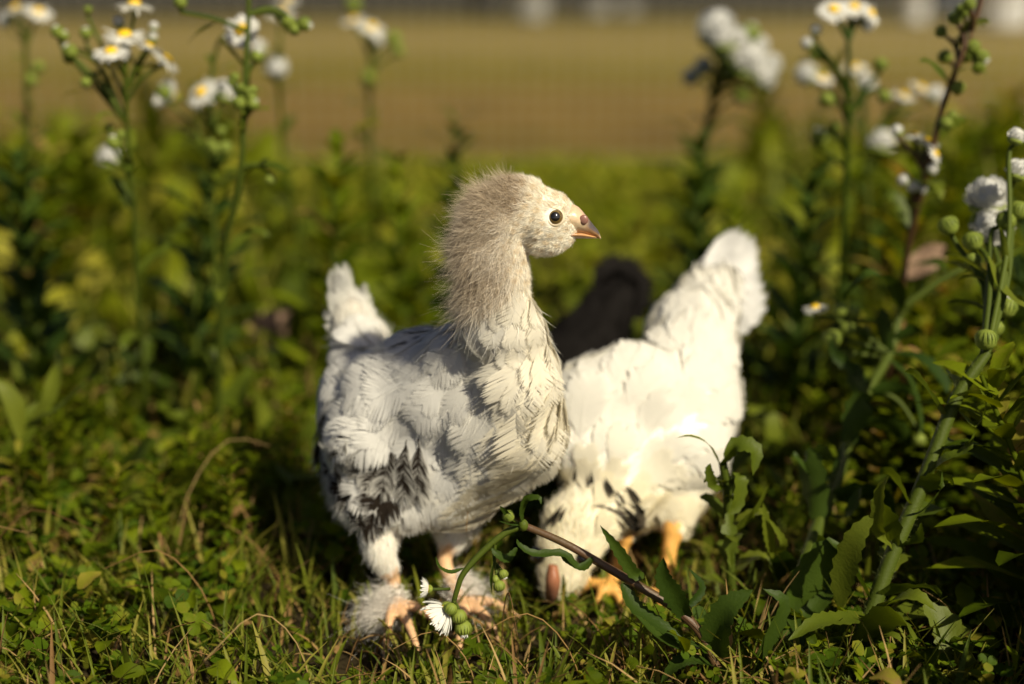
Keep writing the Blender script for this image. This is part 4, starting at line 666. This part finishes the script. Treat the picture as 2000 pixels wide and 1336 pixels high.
# broken stem hanging before the legs
def broken():
    rng = np.random.default_rng(77)
    P = [(1420, 1340, .520), (1370, 1240, .524), (1320, 1190, .527), (1260, 1152, .530), (1180, 1105, .534), (1100, 1060, .538), (1022, 1026, .542)]
    root = thing('fleabane_plant', 'snapped brownish fleabane stem drooping its white head before the standing chick', 'wildflower', (*G(1480, 1370)[:2], 0), 'flowering weeds around the chicks')
    st = MB(); P3 = [np.array([*G(1480, 1370)[:2], 0])] + [Q(*p) for p in P]; st.add(*tube(P3, [.0022, .002, .002, .0019, .0017, .0015], 44, 9, ridge=.08)); st.build('stem', M_stembrown, root)
    s2 = MB(); P2 = [(1024, 1026, .542), (985, 1042, .541), (940, 1080, .539), (905, 1120, .537), (893, 1150, .536), (885, 1180, .536)]; s2.add(*tube([Q(*p) for p in P2], [.0015, .0014, .0012, .001], 30, 8, ridge=.06))
    kn = Q(1022, 1026, .541); s2.add(kn + SPH[0] * [.0021, .0021, .0026], SPH[1])
    for h in [(874, 1190, .533, 42, A_(-.72, -.55, -.1), 'h', (886, 1176)), (838, 1150, .536, 22, A_(-1, .1, .0), 'h', (878, 1150)), (897, 1205, .533, 15, A_(.1, -1, .2), 'g', (888, 1180)), (905, 1228, .534, 17, A_(.15, -1, .2), 'b', (888, 1180)), (880, 1190, .529, 13, A_(-.5, -1, .3), 'g', (888, 1175)),
              (975, 1145, .536, 12, A_(.2, -1, .3), 'g', (965, 1100)), (983, 1122, .537, 10, A_(.5, -1, .3), 'b', (965, 1100)), (968, 1132, .537, 9, A_(-.3, -1, .3), 'g', (965, 1100)), (993, 1008, .540, 12, A_(-.5, .5, .3), 'g', (1020, 1026))]:
        b, c, a = add_head(root, *h[:6], rng); p0 = Q(h[6][0], h[6][1], h[2] + .004); s2.add(*tube([p0, (p0 + b) / 2 - a * .001, b], [.0007, .0006, .0007], 8, 6))
    s2.add(*tube([Q(967, 1063, .539), Q(965, 1085, .539), Q(967, 1105, .538)], [.0008, .0007], 8, 6)); s2.build('stalk', M_stem, root)
    lv = MB()
    L = [([(1022, 1022, .541), (1018, 1000, .538), (1027, 975, .535), (1052, 972, .533), (1057, 985, .532)], 7, A_(.5, .2, 1)), ([(1018, 1026, .541), (998, 1026, .538), (975, 1018, .536)], 5, A_(0, 1, .4)), ([(1000, 1015, .54), (988, 1000, .538), (976, 988, .536)], 6, A_(-.5, .3, 1)),
         ([(905, 1110, .537), (880, 1118, .534), (858, 1108, .533), (851, 1088, .533)], 6, A_(.2, 1, .6)), ([(1158, 1088, .534), (1130, 1108, .531), (1100, 1082, .530), (1045, 1082, .529), (1015, 1065, .529), (1009, 1052, .529)], 9, A_(.1, .8, .8)), ([(1160, 1090, .534), (1138, 1110, .532), (1108, 1098, .531), (1095, 1085, .531)], 10, A_(.0, .9, .6)),
         ([(1258, 1125, .531), (1238, 1118, .528), (1205, 1070, .526), (1172, 1026, .525)], 13, A_(-.4, .3, 1)), ([(1215, 1140, .531), (1240, 1190, .527), (1290, 1225, .524), (1345, 1262, .522)], 22, A_(.3, .9, .6)), ([(1345, 1215, .526), (1325, 1175, .522), (1298, 1130, .520), (1296, 1088, .519)], 22, A_(-.4, .2, 1)), ([(1010, 1070, .538), (990, 1092, .536), (970, 1082, .535), (960, 1070, .536)], 9, A_(0, .7, 1)),
         ([(965, 1100, .537), (960, 1130, .536), (961, 1160, .535)], 4, A_(-.8, 0, .8)), ([(1330, 1200, .526), (1370, 1150, .53), (1345, 1110, .53)], 9, A_(.6, .3, .8)), ([(1380, 1262, .524), (1330, 1262, .520), (1280, 1240, .518), (1240, 1200, .517)], 20, A_(-.1, 1, .5)), ([(1420, 1330, .524), (1400, 1260, .520), (1420, 1190, .518), (1470, 1152, .518)], 32, A_(-.7, .2, 1)), ([(1395, 1300, .52), (1350, 1290, .517), (1320, 1300, .516), (1290, 1336, .514)], 20, A_(0, 1, .5)), ([(1465, 1340, .524), (1490, 1270, .52), (1530, 1180, .52), (1490, 1150, .52)], 17, A_(.6, .2, 1))]
    for pts, hw, nh in L: P_ = np.array([Q(*p) for p in pts]); lv.add(*leaf(P_, m(hw, P_[1]), nh, 22, .12, .3, .06, rng))
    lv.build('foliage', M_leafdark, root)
broken()
fleabane('upright young weed with lobed leaves before the white chick flank', [(1440, 1230, .600), (1428, 1140, .598), (1425, 1050, .594), (1420, 960, .590), (1412, 905, .588)], .0024, .0018, [], 9, 14, name='leafy_weed', cat='weed', lmat=M_leaf, group='leafy weeds around the chicks', ll=.024, lw=.005, lrange=(.2, .9),
    extra=[([(1410, 915, .588), (1385, 870, .582), (1350, 852, .58), (1318, 856, .58)], 6, A_(0, 1, .4)), ([(1412, 905, .588), (1440, 870, .582), (1475, 880, .58), (1470, 930, .578)], 20, A_(.4, .6, .8)), ([(1415, 950, .588), (1395, 950, .58), (1385, 920, .578), (1388, 905, .578)], 10, A_(-.3, .4, 1)), ([(1420, 940, .588), (1445, 930, .58), (1440, 985, .578), (1420, 1005, .577)], 16, A_(.5, .2, 1)),
           ([(1430, 1040, .59), (1470, 1000, .585), (1500, 950, .58)], 10, A_(.7, .3, 1)), ([(1425, 1000, .59), (1424, 1050, .583), (1428, 1110, .58)], 13, A_(-.1, .1, 1), dict(lobes=.35)), ([(1510, 1090, .59), (1500, 1040, .583), (1490, 980, .58)], 11, A_(.1, .1, 1)), ([(1515, 1080, .59), (1530, 1060, .583), (1500, 1010, .58)], 8, A_(.1, .1, 1))])
fleabane('broad-bladed weed at the left edge of the photo, sunlit and out of focus', [(0, 1080, .72), (10, 960, .72), (40, 880, .725)], .0032, .0026, [], 3, 15, name='leafy_weed', cat='weed', lmat=M_leaf, smat=M_leaf, group='leafy weeds around the chicks',
    extra=[([(-20, 930, .72), (30, 870, .72), (70, 810, .725), (125, 755, .74)], 26, A_(-.5, .2, 1), dict(teeth=.0, wave=.15)), ([(40, 860, .72), (30, 800, .72), (10, 760, .72), (-15, 740, .72)], 18, A_(.3, .3, 1), dict(teeth=.0)), ([(60, 820, .72), (95, 780, .72), (112, 720, .73), (115, 680, .75)], 17, A_(-.4, .2, 1), dict(teeth=0, wave=.15)), ([(50, 830, .72), (110, 800, .715), (150, 765, .71), (170, 745, .71)], 13, A_(-.1, .9, .5), dict(teeth=0))])
def clover_flower():
    r = thing('clover_flower', 'small pinkish white clover head on the far left above the grass', 'flower', (*G(62, 760)[:2], 0)); rng = np.random.default_rng(3); c = Q(60, 686, G(62, 760)[1]); mb = MB(); R = m(24, c)
    for k in range(90):
        d = nrm(rng.normal(size=3) + [0, 0, .5]); mb.add(*leaf([c + d * R * .3, c + d * R * .8, c + d * R], R * .13, np.cross(d, [0, 1, .2]), 4, 0, .3, rng=rng, prof=[.5, 1, 1, .3]))
    mb.build('flower', M_petal, r); s = MB(); s.add(*tube([G(62, 760), c * .5 + G(62, 760) * .5 + [.003, 0, 0], c], [.0012, .001], 8, 6)); s.build('stem', M_stem, r)
clover_flower()
def dead(label, pts, hw, nh, seed):
    P = np.array([Q(*p) for p in pts]); rng = np.random.default_rng(seed); mb = MB(); v, f = leaf(P, m(hw, P[1]), nh, 16, .08, .35, .3, rng); mb.add(v, f); v2 = v + nrm(nh) * -.0006; mb.add(v2, f[:, ::-1]); tag(mb.build('dead_leaf', M_deadleaf, None, origin=P[0]), label, 'leaf', 'withered leaves')
dead('large withered pinkish brown leaf among weeds left of the chick tail', [(470, 745, 1.0), (500, 690, 1.01), (545, 630, 1.02), (575, 590, 1.03)], 40, A_(-.4, .3, 1), 5)
dead('curled brown leaf caught in the weeds at right, below the white heads', [(1770, 540, .80), (1800, 515, .80), (1830, 495, .80), (1850, 480, .80)], 26, A_(.2, .5, 1), 6)
dead('small pale dry leaf in the grass at lower left', [(180, 900, .78), (205, 875, .78), (235, 865, .78)], 16, A_(.1, 1, .6), 8)
dead('rusty dry leaf lying in the short grass, lower left', [(245, 1240, .595), (275, 1222, .60), (305, 1212, .605)], 9, A_(.1, 1, .6), 9)

# ------------------------------------------------------------------ ground cover
feet = np.array([G(790, 1250)[:2], G(930, 1230)[:2], G(1300, 1180)[:2], G(1100, 1190)[:2], G(850, 1280)[:2], G(850, 1215)[:2], G(1200, 1190)[:2], G(700, 1270)[:2], G(800, 1340)[:2], G(950, 1310)[:2]])
def low(P):                              # the cover is trampled around the birds
    d = np.min(np.linalg.norm(P[:, None, :2] - feet[None], axis=2), axis=1); return .40 + .60 * sstep(d, .030, .075)
def scatter(rng, n, x0, x1, y0, y1, p=1.0): 
    y = y0 + (y1 - y0) * rng.random(n) ** p; return np.stack([x0 + (x1 - x0) * rng.random(n), y], -1)
def gaps(P): return np.sin(P[:, 0] * 71 + 3 * np.sin(P[:, 1] * 37)) * np.sin(P[:, 1] * 83 + 2 * np.sin(P[:, 0] * 43)) + .5 * np.sin(P[:, 0] * 190 + P[:, 1] * 130)
def clover_t(rng):
    V = []; F = []; n0 = 0
    for k in range(3):
        a = k * 2.094 + .1 * rng.normal(); d = np.array([math.cos(a), math.sin(a), .10]); v, f = leaf([d * .05, d * .5, d * 1.0], .46, UPZ, 7, 0, .12, 0.06, rng, prof=[.15, .62, .92, 1, .98, .8, .25]); V.append(v); F.append(f + n0); n0 += len(v)
    return np.concatenate(V), np.concatenate(F)
def cover():
    rng = np.random.default_rng(5)
    mb = MB()
    for k in range(5):
        v, f = clover_t(rng); n = 2500; xy = scatter(rng, n, -.42, .42, .45, 1.05, 1.0); lw = low(xy); keep = (rng.random(n) < .35 + .65 * lw) & (gaps(xy) > -.15); xy, lw = xy[keep], lw[keep]; n = len(xy)
        z = (.004 + .028 * rng.random(n)) * lw; P = np.column_stack([xy, z]); mb.add(*instance(v, f, P, rotz_tilt(n, .95, rng), (.0030 + .0045 * rng.random(n) ** 1.5) * (.7 + .3 * lw)))
        ss = rng.random(n) < .5; q = P[ss]
    o = mb.build('clover', M_clover); o['kind'] = 'stuff'
    mb = MB()                                # small pointed leaves
    for k in range(4):
        v, f = leaf([(0, 0, 0), (.0, .5, .12), (0, 1, -.05)], .24 + .08 * k, UPZ, 8, .06, .25, .1, rng); n = 2400; xy = scatter(rng, n, -.45, .45, .45, 1.2); xy = xy[gaps(xy) > -.25]; n = len(xy); lw = low(xy); P = np.column_stack([xy, (.002 + .030 * rng.random(n)) * lw]); mb.add(*instance(v, f, P, rotz_tilt(n, 1.1, rng), (.006 + .008 * rng.random(n)) * lw))
    o = mb.build('ground_leaves', M_under); o['kind'] = 'stuff'
    mb = MB()                                # broad leaves standing out of the low cover
    for k in range(5):
        v, f = leaf([(0, 0, 0), (.0, .45, .22), (0, 1, .12)], .13 + .05 * k, UPZ, 10, .05, .3, .15, rng); n = 150; xy = scatter(rng, n, -.45, .45, .66, 1.25); P = np.column_stack([xy, .004 + .025 * rng.random(n)]); mb.add(*instance(v, f, P, rotz_tilt(n, 1.5, rng), .018 + .030 * rng.random(n)))
    o = mb.build('broad_leaves', M_leaf); o['kind'] = 'stuff'
    for nm, mt, N_, hw, Lr in (('grass', M_grass, 11500, .00075, (.022, .05)), ('dry_grass', M_straw, 3400, .00055, (.02, .055))):
        mb = MB(); xy = scatter(rng, N_, -.42, .42, .46, 1.1, 1.15); lw = low(xy); a = rng.random(N_) * 6.283; L = (Lr[0] + (Lr[1] - Lr[0]) * rng.random(N_)) * (.35 + .65 * lw); lean = rng.random(N_) * (1.0 if nm == 'grass' else 1.3) + .15; d = np.stack([np.cos(a), np.sin(a), 0 * a], -1)
        K = 6; P = np.column_stack([xy, np.zeros(N_)]); ang = 1.45 - np.linspace(0, 1, K)[None] * lean[:, None] * 1.3; pts = np.zeros((N_, K, 3)); pts[:, 0] = P
        for i in range(1, K): pts[:, i] = pts[:, i - 1] + (np.cos(ang[:, i])[:, None] * d + np.sin(ang[:, i])[:, None] * np.array([0, 0, 1.])) * (L / (K - 1))[:, None]
        pts[..., 2] = np.maximum(pts[..., 2], .001); s = np.cross(d, [0, 0, 1.]); wv = np.array([.7, 1, 1, .85, .55, .08])[None, :, None] * (hw * (.6 + 1.4 * rng.random(N_) ** 2))[:, None, None]
        V = np.stack([pts - s[:, None] * wv, pts + np.array([0, 0, -.0004]) * (wv > 0), pts + s[:, None] * wv], 2).reshape(N_, K * 3, 3); F = grid_faces(K, 3)
        mb.add(V.reshape(-1, 3), (F[None] + (np.arange(N_) * K * 3)[:, None, None]).reshape(-1, 4)); o = mb.build(nm, mt); o['kind'] = 'stuff'
    # wispy taller leaning stalks
    mb = MB()
    for k in range(26):
        p = np.array([*scatter(rng, 1, -.33, .05, .5, .95)[0], 0]); a = rng.random() * 6.283; L = .04 + .05 * rng.random(); d = np.array([math.cos(a), math.sin(a), 0]) * .5; mb.add(*tube([p, p + d * L * .3 + [0, 0, L * .5], p + d * L * .9 + [0, 0, L * .8], p + d * L * 1.7 + [0, 0, L * .65]], [.00035, .0003, .00015], 10, 5))
    o = mb.build('dry_stalks', M_straw); o['kind'] = 'stuff'
cover()
def weed_t(rng, n=30, Lf=.3, hw=.035):    # upright leafy stem, unit height
    V, F = tube([(0, 0, 0), (.04 * rng.normal(), .03, .5), (.08 * rng.normal(), .05, 1)], [.014, .006], 8, 5); Vs = [V]; Fs = [F]; n0 = len(V)
    for k in range(n):
        t = k / n * .98 + .02; a = k * 2.4; d = np.array([math.cos(a), math.sin(a), .9]); p = np.array([0, .04 * t, t]); l = Lf * (1.15 - .7 * t) * (.7 + .6 * rng.random()); v, f = leaf([p, p + d * l * .5, p + d * l * .9 + [0, 0, -.25 * l]], hw * (1.2 - .6 * t), (-d[0], -d[1], 1), 7, .08, .2, .1, rng); Vs.append(v); Fs.append(f + n0); n0 += len(v)
    return np.concatenate(Vs), np.concatenate(Fs)
def undergrowth():
    rng = np.random.default_rng(9); mb = MB(); T = [weed_t(rng, 30 + 5 * k, .20 + .04 * k, .024 + .006 * k) for k in range(5)]
    def put(xy, h):
        n = len(xy); P = np.column_stack([xy, np.zeros(n)]); R = rotz_tilt(n, .3, rng); ti = rng.integers(0, 5, n)
        for k in range(5):
            q = ti == k
            if q.any(): mb.add(*instance(*T[k], P[q], R[q], np.stack([h[q] * 1.25, h[q] * 1.25, h[q]], -1)))
    def top_h(xy):                        # height wanted: silhouette of the thicket as seen in the photo, clump by clump
        x = xy[:, 0] / xy[:, 1]            # bearing
        left = (1 - sstep(x, -.20, -.13)) * .6 + .4 * (1 - sstep(x, -.08, -.03)); right = sstep(x, .11, .18); return left, right
    n = 640; xy = scatter(rng, n, -1.0, 1.0, .76, 2.2, .85); xy = xy[np.abs(xy[:, 0]) < xy[:, 1] * .42]; l, r = top_h(xy)
    Y = xy[:, 1]; side = l + r; xy = xy[(side > .3) | (rng.random(len(xy)) < .25)]; l, r = top_h(xy); Y = xy[:, 1]
    clump = .55 + .45 * np.sin(xy[:, 0] * 17 + 2) * np.sin(xy[:, 1] * 11 + 1) + .35 * rng.random(len(xy))
    hh = .020 + (l + r) * (.020 + .095 * sstep(Y, .85, 1.25)) * clump * clump; put(xy, hh * (sstep(Y, 2.25, 1.6) * .6 + .4))
    n = 50; xy = scatter(rng, n, .235, .40, .40, .60); put(xy, .09 + .09 * rng.random(n))       # unseen weeds added right of the frame to shade the lower right corner
    n = 160; xy = scatter(rng, n, .17, .42, .64, .95); put(xy, .03 + .06 * rng.random(n) * (xy[:, 0] > .2))
    n = 230; Yr = .68 + .5 * rng.random(n); xy = np.column_stack([Yr * (.20 + .20 * rng.random(n)), Yr]); put(xy, (.035 + .075 * rng.random(n)) * (.5 + .5 * sstep(xy[:, 0] / Yr, .22, .32)))
    n = 120; xy = scatter(rng, n, -.40, -.12, .66, .85); put(xy, .022 + .04 * rng.random(n))
    o = mb.build('undergrowth', M_under); o['kind'] = 'stuff'
    mb = MB(); N_ = 5200; Yg = .80 + 1.35 * rng.random(N_) ** .8; xg = Yg * (.40 * (2 * rng.random(N_) - 1)); xy = np.column_stack([xg, Yg]); l, r = top_h(xy); q = rng.random(N_) < .12 + .9 * (l + r); xy = xy[q]; sd_ = (l + r)[q]; N_ = len(xy)
    cl = np.clip(.5 + .5 * np.sin(xy[:, 0] * 31 + 1) * np.sin(xy[:, 1] * 23), 0, 1); L = (.03 + sd_ * (.03 + .11 * cl * sstep(xy[:, 1], .8, 1.3))) * (.6 + .6 * rng.random(N_)); a = rng.random(N_) * 6.283; d = np.stack([np.cos(a), np.sin(a), 0 * a], -1); K = 6
    ang = 1.5 - np.linspace(0, 1, K)[None] * (.2 + .9 * rng.random(N_))[:, None]; pts = np.zeros((N_, K, 3)); pts[:, 0, :2] = xy
    for i in range(1, K): pts[:, i] = pts[:, i - 1] + (np.cos(ang[:, i])[:, None] * d + np.sin(ang[:, i])[:, None] * np.array([0, 0, 1.])) * (L / (K - 1))[:, None]
    s = np.cross(d, [0, 0, 1.]); wv = np.array([.7, 1, 1, .85, .55, .08])[None, :, None] * (.0012 + .0022 * rng.random(N_) ** 2)[:, None, None]; V = np.stack([pts - s[:, None] * wv, pts + s[:, None] * wv], 2).reshape(N_, K * 2, 3); F = grid_faces(K, 2)
    mb.add(V.reshape(-1, 3), (F[None] + (np.arange(N_) * K * 2)[:, None, None]).reshape(-1, 4)); o = mb.build('tall_grass', M_grass); o['kind'] = 'stuff'
    mb = MB()
    for k in range(4):
        v, f = leaf([(0, 0, 0), (.0, .45, .30), (0, 1, .30)], .15 + .05 * k, UPZ, 9, .05, .25, .15, rng); n = 420; xy = scatter(rng, n, -.8, .8, .85, 1.9); l, r = top_h(xy); q = (np.abs(xy[:, 0]) < xy[:, 1] * .4) & (rng.random(n) < .15 + l + r); xy = xy[q]; sd_ = (l + r)[q]; n = len(xy); mb.add(*instance(v, f, np.column_stack([xy, (.01 + .10 * sd_ * sstep(xy[:, 1], .85, 1.3)) * rng.random(n)]), rotz_tilt(n, 1.5, rng), .025 + .035 * rng.random(n)))
    o = mb.build('thicket_leaves', M_meadow); o['kind'] = 'stuff'
    # meadow of short plants up to the bare earth
    mb = MB(); v, f = leaf([(0, 0, 0), (0, .5, .25), (0, 1, .2)], .2, UPZ, 6, 0, .2, .1, rng); n = 17000; xy = scatter(rng, n, -1.1, 1.1, .85, 2.3, .8); q = np.abs(xy[:, 0]) < xy[:, 1] * .45; xy = xy[q]; n = len(xy); mb.add(*instance(v, f, np.column_stack([xy, .003 + .012 * rng.random(n)]), rotz_tilt(n, .8, rng), .012 + .016 * rng.random(n))); o = mb.build('meadow', M_meadow); o['kind'] = 'stuff'
undergrowth()
# tall single weeds whose outline shows against the brown field
def weed(label, px, base_py, top_py, seed, n=30, mat=None, Lf=.26, hw=.032):
    rng = np.random.default_rng(seed); b = G(px, base_py); top = Q(px, top_py, b[1])[2]; v, f = weed_t(rng, n, Lf, hw); R = rotz_tilt(1, .12, rng); V, F = instance(v, f, b[None], R, np.array([[top * 1.1, top * 1.1, top]])); ns = 40
    root = thing('leafy_weed', label, 'weed', b, 'leafy weeds around the chicks'); sm = MB(); sm.add(V[:ns], F[:28]); 
    sm.build('stem', M_stem, root); fo = MB(); fo.add(V[ns:], F[28:] - ns); fo.build('foliage', mat or M_under, root)
weed('dark blurred weed standing up just left behind the chick head', 872, 700, 225, 41, 40, M_leafdark, .20, .03)
weed('blurred weed right of the far white-headed fleabane, left background', 790, 760, 300, 42, 34)
weed('leafy blurred weed left of the far white-headed fleabane', 640, 800, 260, 43, 36)
weed('bushy blurred weed below the bent peach daisy', 380, 850, 300, 44, 40, M_leafdark)
weed('dark blurred weed at the left edge under the pale heads', 90, 850, 290, 45, 40, M_leafdark)
weed('dark bushy weed under the tallest white flower cluster', 1370, 760, 260, 46, 46, M_leafdark, .24, .035)
weed('blurred weed to the right of the raised white tail', 1540, 860, 330, 47, 44, M_leafdark)
weed('blurred weed under the leaning dark stem, right side', 1740, 880, 300, 48, 44, M_under)
weed('blurred weed at the right edge behind the furry white heads', 1930, 900, 330, 49, 44, M_leafdark)
weed('short weed between the raised white tail and the white flower cluster', 1450, 800, 400, 50, 40, M_under)

# ------------------------------------------------------------------ wire netting and the far yard
def netting():
    rng = np.random.default_rng(2); Y0 = 2.45; st = .0265; X0, X1, Z1 = -1.35, 1.35, .62; mb = MB()
    for k in range(int((X1 - X0) / st) + 1): x = X0 + k * st; mb.add(*tube([(x, Y0, 0), (x + .002, Y0 + .004, Z1 / 2), (x, Y0, Z1)], [.0009], 5, 5))
    for k in range(int(Z1 / st) + 1): z = .01 + k * st; mb.add(*tube([(X0, Y0 + .0014, z), (0, Y0 + .003, z - .003), (X1, Y0 + .0014, z)], [.0009], 9, 5))
    tag(mb.build('wire_netting', M_wire, None, origin=(0, Y0, 0)), 'fine wire netting dividing the weeds from the brown field', 'fence')
netting()
def vessel(label, cat, name, px, base_py, wpx, h, mat, lidm=None):
    b = G(px, base_py); r = m(wpx, b); root = thing(name, label, cat, b, 'things standing at the far edge of the field'); mb = MB(); mb.add(*lathe(b, UPZ, [(.01, .01), (r * .82, .01), (r * .86, .03), (r * .95, h * .5), (r, h * .93), (r * 1.05, h * .93), (r * 1.05, h), (r * .97, h), (r * .93, h * .9)], 24)); mb.build('tub', mat, root)
    hd = MB(); hd.add(*tube([b + [-r, -.01, h * .93], b + [-r * .7, -r * .8, h * .7], b + [0, -r * 1.1, h * .6], b + [r * .7, -r * .8, h * .7], b + [r, -.01, h * .93]], [.006], 16, 6)); hd.build('handle', M_wire, root)
    if lidm: ld = MB(); ld.add(*lathe(b + [0, 0, h], UPZ, [(r * 1.08, 0), (r * 1.08, .02), (r * .8, .05), (.01, .06)], 24)); ld.build('lid', lidm, root)
vessel('black lidded bin at the far edge of the field, near the top', 'bin', 'bin', 948, 34, 34, .5, M_black, M_black)
vessel('white bucket beside the black bin at the far edge of the field', 'bucket', 'bucket', 1035, 42, 38, .35, M_greyw)
vessel('low white tub second right of the black bin', 'tub', 'bucket', 1160, 34, 34, .22, M_greyw)
vessel('low grey-white tub third right of the black bin', 'tub', 'bucket', 1220, 32, 30, .18, M_greyw)
vessel('white bucket behind the leaning stem, upper right', 'bucket', 'bucket', 1782, 46, 30, .3, M_white)
vessel('dark blue drum right of the white bucket, upper right', 'drum', 'drum', 1845, 30, 34, .4, M_bluegrey, M_black)
vessel('big white tub at the upper right corner', 'tub', 'bucket', 1950, 58, 62, .4, M_white)
for o in bpy.data.objects:
    if '_o' in o: del o['_o']
